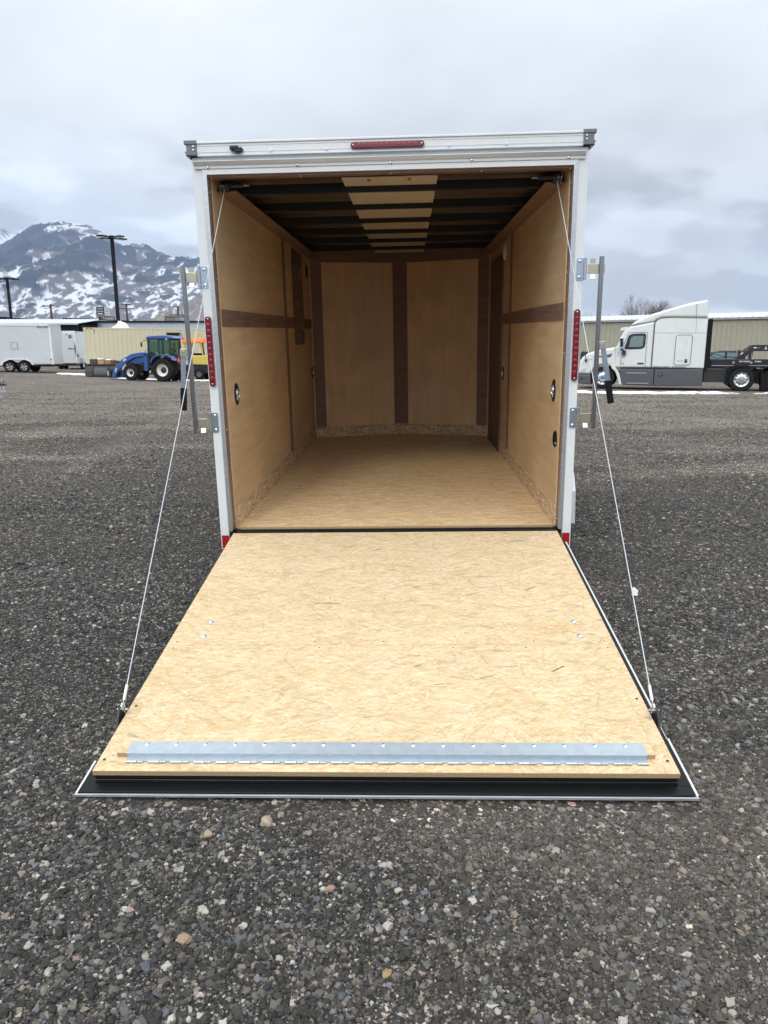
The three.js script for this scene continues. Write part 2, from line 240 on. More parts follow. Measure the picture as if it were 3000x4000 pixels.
// loose stones lying on the lot: too many to count
{
  srand(2024);
  const kinds = [['gravel', 'rounded dark pebbles strewn over the lot', 0, 0.35], ['gravel', 'angular grey stone chips strewn over the lot', 1, 0.7], ['gravel', 'flat slivers of mixed stone strewn over the lot', 2, 0.6]];
  const geos = kinds.map(([, , d, rough], k) => { const g = new THREE.IcosahedronGeometry(1, 1), p = g.attributes.position; for (let i = 0; i < p.count; i++) { const x = p.getX(i), y = p.getY(i), z = p.getZ(i), s = 1 + rough * (nz(x * 1.1 + k * 5, y * 1.1, z * 1.1 + 0.4) * 1.3 + 0.5 * (Math.max(Math.abs(x), Math.abs(y), Math.abs(z)) - 0.8)); p.setXYZ(i, x * s, y * s, z * s); } g.computeVertexNormals(); return g; });
  const lists = [[], [], []], q = new THREE.Quaternion(), e = new THREE.Euler(), m4 = new THREE.Matrix4();
  const add = (x, z, s) => { if (Math.abs(x) < 1.03 && z < 2.175 && z > -4.5) return; const k = rnd() < 0.3 ? 0 : rnd() < 0.7 ? 1 : 2, fl = k === 2 ? rr(0.35, 0.55) : rr(0.55, 0.85);
    e.set(rr(-0.35, 0.35), rnd() * 6.3, rr(-0.35, 0.35)); q.setFromEuler(e); const a = s * rr(0.8, 1.25), b = s * rr(0.7, 1.05);
    m4.compose(V(x, gh(x, z) + s * fl * rr(-0.15, 0.45), z), q, V(a, s * fl, b)); let c = pal(); if (s > 0.0085 && c[0] > 0.12 && rnd() < 0.3) c = pal(); const dd = 0.7 * dirtAmt(x, z) * rr(0.6, 1); lists[k].push([m4.clone(), [lerp(c[0], 0.15, dd), lerp(c[1], 0.125, dd), lerp(c[2], 0.1, dd)]]); };
  const zone = (n, r0, r1, s0, s1, pow) => { for (let i = 0; i < n; i++) { const r = Math.sqrt(rr(r0 * r0, r1 * r1)), a = rr(-0.72, 0.72) + 0.0348, x = 0.08 - Math.sin(a) * r, z = 4.2 - Math.cos(a) * r; const s = Math.min(s1, s0 / Math.pow(rnd() + 0.004, pow)); if (r1 > 9 && rnd() < 0.75 * dirtAmt(x, z)) continue; const fine = ss(-0.05, 0.2, fbm(x * 0.55 + 4, z * 0.55, 4, 3)); if (s > s0 * 1.7 && rnd() < 0.72 * fine) continue; add(x, z, s * (1.12 - 0.3 * fine)); } };
  zone(150000, 1.05, 2.9, 0.0024, 0.011, 0.40);
  zone(190000, 2.6, 5.2, 0.003, 0.0125, 0.36);
  zone(190000, 4.9, 9.5, 0.0046, 0.0165, 0.34);
  zone(120000, 9, 17, 0.0068, 0.018, 0.32);
  zone(40000, 16, 30, 0.011, 0.02, 0.3);
  kinds.forEach(([name, label], k) => { const im = new THREE.InstancedMesh(geos[k], M(0xffffff, 0.75), lists[k].length); lists[k].forEach(([m, c], i) => { im.setMatrixAt(i, m); im.setColorAt(i, lin(...c)); }); im.name = numbered(name); im.userData = { kind: 'stuff', label, category: 'gravel' }; scene.add(im); });
}
// the handful of big pebbles one can pick out
{
  const st = (name, x, z, r, sx, sy, sz, c, label, sd) => { srand(sd); const g = new THREE.IcosahedronGeometry(r * 0.9, 2), p = g.attributes.position; for (let i = 0; i < p.count; i++) { const v = V(p.getX(i), p.getY(i), p.getZ(i)), s = 1 + 0.55 * nz(v.x / r * 1.1 + sd, v.y / r * 0.9, v.z / r * 0.9); p.setXYZ(i, v.x * s * sx, v.y * s * sy, v.z * s * sz); } const o = single(name, clean(g), M(c, 0.8, 0, { map: speck }), label, 'pebble', [x, gh(x, z) + r * sy * 0.55, z], sd, 'larger pebbles lying on the gravel'); o.geometry.computeVertexNormals(); };
  srand(66); const speck = dtex(128, 128, () => { const k = rnd() < 0.15 ? 150 : 215 + 40 * rnd(); return [k, k * 0.98, k * 0.95]; }, 0.06);
  st('pebble', -0.475, 2.71, 0.0195, 1.05, 0.6, 0.95, [0.36, 0.27, 0.2], 'round speckled tan pebble, the largest lying before the ramp', 3);
  st('pebble', -0.36, 2.245, 0.021, 1, 0.75, 0.9, [0.45, 0.38, 0.31], 'pale rough stone touching the lip of the ramp', 8);
  st('pebble', -0.53, 2.30, 0.016, 0.9, 0.8, 0.9, [0.4, 0.33, 0.24], 'cream pebble just in front of the ramp lip', 13);
  st('pebble', -0.545, 2.79, 0.017, 1.2, 0.5, 0.8, [0.09, 0.11, 0.14], 'blue-grey flat chip beside the round speckled pebble', 21);
  st('pebble', -0.78, 2.965, 0.014, 1.1, 0.6, 0.9, [0.34, 0.21, 0.12], 'orange tan angular pebble near the lower left corner', 34);
  st('pebble', -0.125, 2.53, 0.0145, 0.8, 0.7, 1.1, [0.36, 0.24, 0.18], 'pinkish tan pebble below the middle of the ramp lip', 55);
  st('pebble', 0.04, 2.80, 0.013, 1.1, 0.6, 0.9, [0.38, 0.26, 0.14], 'small orange brown pebble low in the middle foreground', 60);
}

// ---------------------------------------------------------------- the cargo trailer with its ramp down
const T = thing('cargo_trailer', 'white enclosed cargo trailer seen from behind, rear ramp down, plywood inside', 'trailer', [-0.0053, 0.3725, 0.0096]);
T.rotation.order = 'YXZ'; T.rotation.set(0.03136, 0, 0.0174);
const ZF = -3.95, ZN = -4.24;                              // corners and tip of the blunt V nose
{
  const outer = 1.062, inn = 0.982;
  // shell
  for (const s of [-1, 1]) {
    mesh('side_skin', span(Math.min(s * outer, s * (outer - 0.003)), Math.max(s * outer, s * (outer - 0.003)), -0.115, 2.186, ZF, -0.075), mWhite, T);
    mesh('rear_post', span(s < 0 ? -1.065 : 1.0125, s < 0 ? -1.0125 : 1.065, -0.116, 2.1, -0.074, 0, 0.003), mWhite, T);
    // reflective tape on the foot of the post
    mesh('reflective_tape', span(s < 0 ? -1.0585 : 1.0135, s < 0 ? -1.0135 : 1.0585, -0.110, -0.027, 0.0005, 0.0022), mRedTape, T);
    // mitred jamb: aluminium angle round the opening
    mesh('door_jamb', [ext([[s * 1.012, -0.003], [s * 0.9885, 0.0], [s * 0.9885, 2.012], [s * 1.012, 2.040]], -0.045, 0.006), span(Math.min(s * 0.9885, s * 0.992), Math.max(s * 0.9885, s * 0.992), 0, 2.01, -0.066, -0.0455)], mAlu, T);
    mesh('jamb_seal', span(Math.min(s * 0.9865, s * 0.9884), Math.max(s * 0.9865, s * 0.9884), 0.005, 2.0, -0.066, -0.02), mTrim, T);
    for (const y of [0.055, 0.62, 1.03, 1.47, 1.93]) mesh('jamb_screw', ball(0.0055, s * 0.986, y, -0.03, 0.6, 1, 1, 8), mBolt, T);
    // corner cap
    const cap = mesh('corner_cap', [span(s < 0 ? -1.094 : 1.026, s < 0 ? -1.026 : 1.094, 2.17, 2.191, -0.12, 0.031, 0.002), span(s < 0 ? -1.083 : 1.028, s < 0 ? -1.028 : 1.083, 2.118, 2.17, -0.12, 0.026), ext([[s * 1.092, 2.128], [s * 1.028, 2.128], [s * 1.028, 2.108], [s * 1.085, 2.108]], -0.12, 0.031), ext([[s * 1.092, 2.108], [s * 1.066, 2.108], [s * 1.068, 2.09]], -0.12, 0.02)], mGreyCap, T);
    for (const y of [2.157, 2.137]) mesh('bolt', cyl([s * 1.043, y, 0.024], [s * 1.043, y, 0.034], 0.0062, 0.0055, 8), mBolt, cap);
  }
  // header above the opening
  mesh('header_board', span(-1.012, 1.012, 2.06, 2.104, -0.07, -0.001), mWhite, T);
  mesh('header_rail', [span(-1.028, 1.028, 2.102, 2.108, -0.06, 0.024), span(-1.028, 1.028, 2.108, 2.172, -0.06, 0.020), span(-1.028, 1.028, 2.122, 2.124, 0.02, 0.022), span(-1.028, 1.028, 2.158, 2.160, 0.02, 0.022), span(-1.028, 1.028, 2.172, 2.184, -0.06, 0.027, 0.002)], mAluWhite, T);
  for (const x of [-0.629, -0.33, 0.323, 0.627]) mesh('header_screw', [cyl([x, 2.124, 0.02], [x, 2.124, 0.0245], 0.009, 0.009, 12), cyl([x, 2.124, 0.0245], [x, 2.124, 0.028], 0.006, 0.005, 8)], mBolt, T);
  mesh('drip_rail', extX([[0, 2.040], [0.012, 2.040], [0.013, 2.053], [0.022, 2.058], [0.036, 2.072], [0.034, 2.074], [0.018, 2.063], [0, 2.060]], -1.052, 1.045), mAluWhite, T);
  for (const x of [-0.977, -0.49, 0.012, 0.445, 0.956]) mesh('drip_screw', ball(0.008, x, 2.046, 0.014, 1, 1, 0.6, 8), mBolt, T);
  mesh('head_jamb', ext([[-0.9885, 2.012], [0.9885, 2.012], [1.012, 2.0395], [-1.012, 2.0395]], -0.045, 0.0062), mAluWhite, T);
  mesh('head_liner', span(-0.988, 0.988, 2.001, 2.0115, -0.075, -0.012), mTrim, T);
  for (const x of [-0.97, -0.48, 0.01, 0.5, 0.975]) mesh('liner_screw', ball(0.005, x, 1.999, -0.02, 1, 1, 1, 8), mBolt, T);
  // red light bar and the small black camera
  const lb = mesh('marker_light', ext(rrect(-0.2, 0.192, 2.118, 2.157, 0.0195), 0.019, 0.037, 0.006), mRedDark, T);
  for (let i = 0; i < 11; i++) mesh('lens_cell', ball(0.0145, -0.152 + i * 0.0296, 2.139, 0.0355, 1, 1, 0.16, 12), mRed, lb);
  for (const x of [-0.186, 0.178]) mesh('screw', ball(0.0045, x, 2.1375, 0.037, 1, 1, 0.6, 8), mBolt, lb);
  const cam = mesh('rear_camera', [bx(0.046, 0.028, 0.03, -0.822, 2.139, 0.036, 0.007), bx(0.032, 0.014, 0.03, -0.805, 2.122, 0.034, 0.003), cyl([-0.789, 2.132, 0.02], [-0.789, 2.132, 0.04], 0.013, 0.012, 14)], mBlackGloss, T);
  mesh('lens', cyl([-0.789, 2.132, 0.0395], [-0.789, 2.132, 0.042], 0.007, 0.007, 12), mBlack, cam);
  // tail lights on the posts
  for (const s of [-1, 1]) {
    const x = s * 1.0405, t = mesh('tail_light', ext(rrect(x - 0.0175, x + 0.0175, 0.876, 1.271, 0.0172), 0.0, 0.017, 0.005), mRedDark, T);
    for (let i = 0; i < 10; i++) mesh('lens_cell', [ball(0.0142, x, 0.924 + i * 0.0331, 0.0152, 1, 1, 0.22, 12)], mRed, t);
    for (const y of [0.891, 1.256]) mesh('screw', ball(0.0045, x, y, 0.016, 1, 1, 0.7, 8), mBolt, t);
  }
  // lock bars folded back outside the posts
  for (const s of [-1, 1]) {
    const bxx = s * 1.157, bar = mesh('lock_bar', [cyl([bxx, 0.607, 0.024], [bxx, 1.545, 0.024], 0.0135, 0.0135, 16), cyl([bxx, 0.6068, 0.024], [bxx, 0.606, 0.024], 0.012, 0.012, 12)], mPipe, T);
    for (const [y0, y1] of [[1.424, 1.54], [0.608, 0.724]]) {
      const ym = (y0 + y1) / 2;
      mesh('hinge_plate', [ext(rrect(Math.min(s * 1.026, s * 1.0685), Math.max(s * 1.026, s * 1.0685), y0, y1, 0.01), 0.0008, 0.0045), cyl([s * 1.073, y0, 0.010], [s * 1.073, y0 + 0.032, 0.010], 0.0085), cyl([s * 1.073, y1 - 0.032, 0.010], [s * 1.073, y1, 0.010], 0.0085)], mZincBlue, bar);
      for (const y of [y0 + 0.016, y1 - 0.016]) mesh('bolt', [ball(0.0088, s * 1.043, y, 0.0055, 1, 1, 0.6, 10)], mBolt, bar);
      mesh('hinge_arm', [cyl([s * 1.073, ym - 0.026, 0.010], [s * 1.073, ym + 0.026, 0.010], 0.0092), span(Math.min(s * 1.085, s * 1.143), Math.max(s * 1.085, s * 1.143), ym - 0.026, ym + 0.026, 0.016, 0.021, 0.0015), span(Math.min(s * 1.136, s * 1.176), Math.max(s * 1.136, s * 1.176), ym - 0.024, ym + 0.024, 0.006, 0.0105), span(Math.min(s * 1.169, s * 1.176), Math.max(s * 1.169, s * 1.176), ym - 0.024, ym + 0.024, 0.0105, 0.03)], mZincYellow, bar);
      mesh('keeper_tab', [ext(rrect(Math.min(s * 1.098, s * 1.127), Math.max(s * 1.098, s * 1.127), ym + 0.028, ym + 0.054, 0.004), 0.006, 0.011)], mZincYellow, bar);
      mesh('keeper_tab', bx(0.029, 0.030, 0.005, s * 1.112, ym - 0.042, 0.026, 0.002, -0.5), mZincYellow, bar);
    }
    const p0 = s < 0 ? [-1.193, 1.086] : [1.185, 1.087], p1 = s < 0 ? [-1.2195, 0.742] : [1.252, 0.748], dx = p1[0] - p0[0], dy = p1[1] - p0[1], L = Math.hypot(dx, dy), an = Math.atan2(dx, -dy), at = (t, w, l, z, d, b) => bx(w, l, d, p0[0] + dx * t, p0[1] + dy * t, z, b, 0, 0, an);
    mesh('bar_clevis', [bx(0.034, 0.042, 0.004, p0[0], p0[1] - 0.014, 0.034, 0.0015, 0, 0, an), bx(0.034, 0.042, 0.004, p0[0], p0[1] - 0.014, 0.014, 0.0015, 0, 0, an), bx(0.02, 0.036, 0.02, s * 1.176, p0[1] - 0.012, 0.024)], mZincYellow, bar);
    mesh('handle', [at(0.33, 0.029, L * 0.62, 0.024, 0.007, 0.002)], mZincBlue, bar);
    mesh('grip', at(0.81, 0.034, L * 0.38, 0.024, 0.018, 0.004), mBlackMatte, bar);
    mesh('bolt', cyl([p0[0], p0[1] - 0.01, 0.035], [p0[0], p0[1] - 0.01, 0.042], 0.0065, 0.0055, 10), mBolt, bar);
  }
  // ------------------------------ inside
  const zb = s => -0.10, pan = (s, z0, z1, y0, y1, t = 0.006, m = mPly, n = 'wall_panel', d = 0) => mesh(n, span(Math.min(s * (inn - d), s * (inn + t)), Math.max(s * (inn - d), s * (inn + t)), y0, y1, z0, z1), m, T);
  // door opening on the right wall between z -3.72 and -2.80
  for (const s of [-1, 1]) {
    const far = s < 0 ? ZF : -2.79;
    for (const [a, b] of [[-2.275, -0.066], [far, -2.275]]) { pan(s, a + 0.001, b - 0.001, 1.263, 2.04); pan(s, a + 0.001, b - 0.001, 0.0, 1.262); }
    mesh('ceiling_trim', span(s < 0 ? -0.9815 : 0.868, s < 0 ? -0.868 : 0.9815, 1.953, 1.9605, ZF, -0.165), mTrim, T);
    pan(s, far, -0.066, 1.213, 1.311, 0, mTrim, 'belt_trim', 0.005);
    pan(s, -2.335, -2.22, 0.12, 1.960, 0, mTrim, 'seam_trim', 0.006);
    pan(s, far, -0.066, 0.0, 0.122, 0, mFlake, 'kick_board', 0.009);
    pan(s, ZF, -0.08, -0.02, 0.002, 0.07, mBlack, 'side_rail', 0.0);
  }
  // right wall round the side door
  pan(1, ZF, -3.735, 0, 2.04); pan(1, -3.735, -2.79, 1.87, 1.9595);
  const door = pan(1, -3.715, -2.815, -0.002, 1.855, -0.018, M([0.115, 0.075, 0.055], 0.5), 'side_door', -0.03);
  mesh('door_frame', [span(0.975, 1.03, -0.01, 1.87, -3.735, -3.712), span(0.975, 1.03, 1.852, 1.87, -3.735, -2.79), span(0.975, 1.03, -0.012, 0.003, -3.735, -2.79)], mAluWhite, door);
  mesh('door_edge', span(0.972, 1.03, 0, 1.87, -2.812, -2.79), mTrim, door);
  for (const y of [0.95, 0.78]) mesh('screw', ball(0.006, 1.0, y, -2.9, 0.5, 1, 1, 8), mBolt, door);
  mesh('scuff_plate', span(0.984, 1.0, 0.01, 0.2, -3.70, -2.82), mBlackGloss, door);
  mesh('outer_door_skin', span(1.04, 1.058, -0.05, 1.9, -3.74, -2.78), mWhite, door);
  // dome light above the door
  mesh('dome_light', [ball(0.075, 0.976, 1.855, -2.70, 0.28, 1.0, 0.85, 16)], M([0.7, 0.68, 0.6], 0.4), T);
  // nose: two panels meeting in a shallow V
  for (const s of [-1, 1]) {
    const dz = ZN - ZF, Ln = Math.hypot(0.982, dz), ang = Math.atan2(dz, 0.982) * s, N = (name, x0, x1, y0, y1, t, m) => { const g = span(x0, x1, y0, y1, -t, 0.012); g.rotateY(ang).translate(0, 0, ZN); return mesh(name, g, m, T); };
    const q = (a, b) => s > 0 ? [a, b] : [-b, -a];
    N('nose_panel', ...q(0.0, Ln), 0.0, 2.04, 0.02, mPlyLit);
    { const nm = (name, a, b, y0, y1, o, m) => { const g = span(...q(a, b), y0, y1, 0.0125, 0.0125 + o); g.rotateY(ang).translate(0, 0, ZN); return mesh(name, g, m, T); };
      nm('corner_trim', 0.895, Ln - 0.01, 0.115, 2.04, 0.006, mTrim); nm('centre_trim', 0.0, 0.088, 0.115, 1.91, 0.006, mTrim); nm('top_trim', 0.0, 0.895, 1.91, 2.04, 0.005, mTrim); nm('nose_kick_board', 0.0, Ln - 0.02, 0.0, 0.115, 0.010, mFlake);
      srand(120 + s); for (const [a, y] of [[0.2, 0.86], [0.2, 0.5], [0.82, 0.5], [0.82, 0.86], [0.2, 1.2], [0.82, 1.2]]) nm('panel_screw', a, a + 0.009, y, y + 0.009, 0.002, mBlack); }
    { const g = span(...q(0.0, Ln + 0.06), -0.115, 2.18, -0.09, -0.085); g.rotateY(ang).translate(0, 0, ZN); mesh('nose_skin', g, mWhite, T); }
  }
  // floor, roof and roof bows
  const fl = [[-0.995, -0.085], [0.995, -0.085], [0.995, ZF], [0, ZN], [-0.995, ZF]];
  const fs = ext(fl.map(p => [p[0], -p[1]]), -0.019, 0).rotateX(-Math.PI / 2); mesh('floor_board', fs, mFloor, T);
  mesh('floor_edge', span(-0.985, 0.985, -0.017, 0.0005, -0.0849, -0.08), mChip, T);
  mesh('sill', [span(-1.0, 1.0, -0.10, -0.012, -0.0795, -0.012), span(-0.985, 0.985, -0.012, -0.006, -0.06, -0.045)], mBlackGloss, T);
  const rf = ext([[-1.06, 0.0], [1.06, 0.0], [1.06, -ZF], [0, -ZN + 0.08], [-1.06, -ZF]].map(p => [p[0], p[1]]), 2.187, 2.192).rotateX(-Math.PI / 2); mesh('roof', rf, mWhite, T);
  const skin = ext(fl.map(p => [p[0], -p[1]]), 2.041, 2.045).rotateX(-Math.PI / 2); mesh('roof_liner', skin, M([0.13, 0.098, 0.078], 0.4, 0.2), T);
  for (let i = 0; i < 7; i++) mesh('centre_ceiling_panel', span(-0.262, 0.268, 1.9925, 1.9962, Math.max(-4.12, -0.31 - 0.61 * i + 0.0005), i ? -0.343 - 0.61 * (i - 1) : -0.078), M([0.58, 0.49, 0.38], 0.75, 0, { map: dirt }), T);
  for (let i = 0; i < 7; i++) { const z = -0.31 - 0.61 * i; if (i < 6) mesh('roof_bow', [span(-0.975, 0.975, 1.9607, 2.014, z - 0.03, z, 0.003)], M([0.006, 0.006, 0.006], 0.55), T); }
  for (const x of [-0.112, 0.112]) mesh('wire_clip', [bx(0.02, 0.016, 0.012, x, 1.987, -0.125, 0.004)], M([0.55, 0.12, 0.02], 0.4), T);
  // cable pulleys at the head of the opening
  for (const s of [-1, 1]) { const pl = mesh('cable_pulley', [cyl([s * 0.945, 1.972, -0.125], [s * 0.90, 1.972, -0.125], 0.028, 0.028, 18), cyl([s * 0.90, 1.976, -0.125], [s * 0.82, 1.978, -0.125], 0.012, 0.012, 12)], mBlack, T); for (const o of [0.945, 0.93]) mesh('pulley_flange', cyl([s * o, 1.972, -0.125], [s * (o - 0.003), 1.972, -0.125], 0.031, 0.031, 20), mPipe, pl); mesh('pulley_pin', cyl([s * 0.82, 1.978, -0.125], [s * 0.785, 1.978, -0.125], 0.007, 0.007, 8), mPipe, pl); }
  // recessed tie-down rings, vents, socket
  const ring = (s, y, z) => { const g = mesh('tie_down_ring', [lathe([[0.0, 0.002], [0.03, 0.002], [0.036, 0.008], [0.05, 0.006], [0.053, 0.0]], 24).rotateZ(s * Math.PI / 2).scale(1, 1.3, 1).translate(s * (inn - 0.0005), y, z)], mBlackGloss, T); mesh('ring', [clean(new THREE.TorusGeometry(0.026, 0.006, 8, 18)).rotateY(Math.PI / 2).scale(1, 1.25, 1).translate(s * (inn - 0.01), y - 0.004, z), bx(0.01, 0.016, 0.045, s * (inn - 0.01), y + 0.025, z, 0.003)], mBolt, g); };
  ring(-1, 0.806, -0.30); ring(-1, 0.745, -3.86); ring(1, 0.802, -0.256); ring(1, 0.766, -2.69);
  mesh('round_vent', lathe([[0, 0.006], [0.05, 0.006], [0.056, 0]], 24).rotateZ(-Math.PI / 2).scale(1, 1.25, 1).translate(-inn + 0.0005, 1.792, -3.72), mBlackMatte, T);
  { const so = mesh('round_socket', lathe([[0, 0.004], [0.035, 0.004], [0.045, 0.008], [0.052, 0]], 24).rotateZ(Math.PI / 2).translate(inn - 0.0005, 0.519, -0.155), mBlackGloss, T); mesh('screw', ball(0.006, inn - 0.008, 0.50, -0.118, 0.6, 1, 1, 8), mBolt, so); }
  // printed strip of product stickers on the left wall
  const pm = ctex(256, 512, (x, w, h) => { x.fillStyle = rgb(46, 36, 32); x.fillRect(0, 0, w, h); srand(9); for (let r = 0; r < 8; r++) for (let c = 0; c < 2; c++) { const k = rr(-12, 16); x.fillStyle = rgb(92 + k, 74 + k, 66 + k); x.fillRect(c * 128 + 4, r * 64 + 4, 120, 56); x.fillStyle = rgb(190, 165, 140, 0.5); for (let i = 0; i < 4; i++) x.fillRect(c * 128 + 12, r * 64 + 10 + i * 8, rr(10, 46), 3); }
    x.strokeStyle = rgb(196, 170, 140); x.lineWidth = 7; x.strokeRect(80, 268, 36, 40); x.strokeRect(70, 452, 40, 44); x.fillStyle = rgb(180, 150, 120); x.fillRect(200, 386, 30, 44); x.fillStyle = rgb(150, 128, 104); x.fillRect(168, 20, 66, 130); x.fillStyle = rgb(66, 52, 44); x.fillRect(176, 30, 50, 50); });
  const pg = new THREE.PlaneGeometry(0.61, 0.87); pg.rotateY(Math.PI / 2).translate(-inn + 0.0075, 1.495, -3.045); mesh('printed_panel', clean(pg), M(0xffffff, 0.4, 0, { map: pm }), T, true);
  // chassis, wheels and aluminium fenders at the sides
  mesh('chassis', [span(-0.9, -0.8, -0.2, -0.022, ZF, -0.1), span(0.8, 0.9, -0.2, -0.022, ZF, -0.1), span(-0.8, 0.8, -0.16, -0.03, -2.2, -2.1), span(-0.8, 0.8, -0.16, -0.03, -1.4, -1.3), span(-0.05, 0.05, -0.2, -0.05, -5.6, -3.9)], mBlack, T);
  for (const s of [-1, 1]) {
    for (const z of [-1.36, -2.2]) { const w = pgroup('wheel', T, [s * 1.17, -0.09, z]); mesh('tyre', lathe([[0.2, -0.09], [0.3, -0.1], [0.335, -0.08], [0.34, 0], [0.335, 0.08], [0.3, 0.1], [0.2, 0.09]], 32).rotateZ(Math.PI / 2), mRubber, w); mesh('rim', lathe([[0.0, 0.03], [0.06, 0.04], [0.1, 0.02], [0.19, 0.05], [0.205, 0.09]], 24).rotateZ(-s * Math.PI / 2), mAlu, w); }
    const o = []; for (let i = 0; i <= 14; i++) { const t = i / 14, a = Math.PI * t; o.push([-1.78 + Math.cos(a) * 0.86 * (Math.abs(Math.cos(a)) > 0.6 ? 1 : 0.98), -0.22 + Math.pow(Math.sin(a), 0.55) * 0.54]); }
    const inner = o.map(p => [-1.78 + (p[0] + 1.78) * 0.985, -0.22 + (p[1] + 0.22) * 0.975]).reverse();
    mesh('fender', extX([...o, ...inner], s < 0 ? -1.305 : 1.064, s < 0 ? -1.064 : 1.305, 0.004), mAluWhite, T);
  }
  // the header is a little lower than its drawing heights
  T.traverse(m => { if (m.isMesh) { const p = m.geometry.attributes.position; for (let i = 0; i < p.count; i++) { const y = p.getY(i); if (y > 2.09) p.setY(i, 2.09 + (y - 2.09) * 0.87); } } });
}
// ------------------------------ ramp door
{
  const A = Math.atan(0.1182);
  const R = mesh('ramp_door', [span(-0.975, 0.975, -0.063, -0.0195, 2.03, 2.095), span(-0.975, -0.93, -0.045, -0.0195, 0.06, 2.03), span(0.93, 0.975, -0.045, -0.0195, 0.06, 2.03), span(-0.93, 0.93, -0.045, -0.0195, 1.28, 1.33), span(-0.93, 0.93, -0.045, -0.0195, 0.06, 0.11)], mBlackGloss, T);
  R.rotation.x = A;
  mesh('frame_tube', [span(-0.976, 0.976, -0.061, -0.042, 2.0955, 2.0995, 0.002), span(-0.976, 0.976, -0.038, -0.0215, 2.0955, 2.0985, 0.001)], mBlackGloss, R);
  mesh('ramp_board', span(-0.977, 0.977, -0.019, 0, 0.035, 1.3105, 0.0012), mOSB, R);
  mesh('ramp_board', span(-0.977, 0.977, -0.019, 0, 1.3125, 2.105, 0.0012), mOSB2, R);
  mesh('board_edge', span(-0.9765, 0.9765, -0.0185, -0.0012, 2.1045, 2.1062), mChip, R);
  mesh('flap_board', span(-0.917, 0.917, 0.0006, 0.0162, 1.64, 2.035, 0.0012), mOSB, R);
  mesh('flap_edge', span(-0.9165, 0.9165, 0.001, 0.0158, 2.034, 2.0362), mChip, R);
  mesh('outer_skin', [span(-1.008, 1.026, -0.0685, -0.0645, 0.05, 1.985), span(-1.026, 1.026, -0.0685, -0.0645, 1.9855, 2.148)], mWhite, R);
  // rubber seal and bright aluminium rim round the skin
  mesh('door_seal', [span(-1.02, 1.02, -0.064, -0.055, 2.0998, 2.143, 0.003), span(-1.008, -0.978, -0.064, -0.058, 0.06, 1.985, 0.002), span(-1.02, -0.978, -0.064, -0.058, 1.9855, 2.099, 0.002), span(0.978, 1.02, -0.064, -0.055, 0.06, 2.099, 0.003)], mSeal, R);
  mesh('edge_trim', [span(-1.030, 1.030, -0.070, -0.0605, 2.1442, 2.151, 0.001)], M([0.5, 0.52, 0.55], 0.4, 0.4, { map: streak }), R);
  for (const s of [-1, 1]) mesh('edge_trim', [span(s < 0 ? -1.029 : 1.0215, s < 0 ? -1.0215 : 1.029, -0.070, s < 0 ? -0.060 : -0.055, s > 0 ? 0.075 : 1.985, s > 0 ? 1.70 : 2.1435, 0.001), ...(s > 0 ? [span(1.0215, 1.029, -0.070, -0.055, 1.86, 2.1435, 0.001)] : [])], mAluWhite, R);
  // piano hinge and its rivets
  const H = mesh('flap_hinge', [span(-0.883, 0.89, 0.0165, 0.0185, 1.978, 2.0395), span(-0.879, 0.888, 0.0015, 0.0185, 2.0396, 2.0412), span(-0.876, 0.885, 0.0008, 0.003, 2.0412, 2.062)], mZinc, R);
  for (let i = 0; i < 17; i++) mesh('rivet', [ball(0.0085, -0.826 + i * 0.1035, 0.0185, 1.9935, 1, 0.45, 1, 10)], mBolt, H);
  for (let i = 0; i < 45; i++) mesh('knuckle', cyl([-0.876 + i * 0.0392, 0.0045, 2.0655], [-0.876 + i * 0.0392 + (i % 2 ? 0.0205 : 0.0365) - (i % 2 ? 0 : 0), 0.0045, 2.0655], i % 2 ? 0.0038 : 0.0047, undefined, 8), i % 2 ? mZinc : mZincBlue, H);
  // carriage bolts and screws
  for (const [x, z] of [[-0.832, 1.113], [-0.832, 1.24], [0.844, 1.117], [0.844, 1.243]]) mesh('carriage_bolt', [cyl([x, 0.0003, z], [x, 0.002, z], 0.0165, 0.016, 16), ball(0.0115, x, 0.002, z, 1, 0.4, 1, 10)], mBolt, R);
  srand(515); for (const z of [0.075, 0.455, 0.885, 1.285, 1.335]) for (let i = 0; i < 7; i++) { if (rnd() < 0.3) continue; const x = -0.94 + i * 0.3133 + rr(-0.05, 0.03) * (i > 0 && i < 6); mesh('screw', cyl([x, 0.0002, z], [x, 0.0008, z], 0.0036, 0.0036, 8), M([0.06, 0.045, 0.03], 0.6, 0.4), R); }
  for (const [x, z] of [[-0.955, 1.75], [0.955, 1.70], [-0.957, 2.05], [0.955, 2.045]]) mesh('screw', cyl([x, 0.0002, z], [x, 0.0012, z], 0.0055, 0.0055, 8), M([0.06, 0.045, 0.03], 0.6, 0.4), R);
  // side lugs that take the cable eyes
  for (const s of [-1, 1]) { const lug = mesh('cable_lug', extX([[1.76, -0.06], [1.88, -0.06], [1.83, 0.012], [1.81, 0.032], [1.79, 0.032]], s < 0 ? -0.998 : 0.99, s < 0 ? -0.99 : 0.998), mBlack, R);
    mesh('bolt', [cyl([s * 0.962, 0.026, 1.806], [s * 1.002, 0.026, 1.806], 0.0055, 0.0055, 8), cyl([s * 0.973, 0.026, 1.806], [s * 0.984, 0.026, 1.806], 0.012, 0.012, 14)], mPipe, lug); }
  // steel cables from the head down to the lugs (trailer frame)
  const rp = (x, y, z) => [x, y * Math.cos(A) - z * Math.sin(A), y * Math.sin(A) + z * Math.cos(A)];
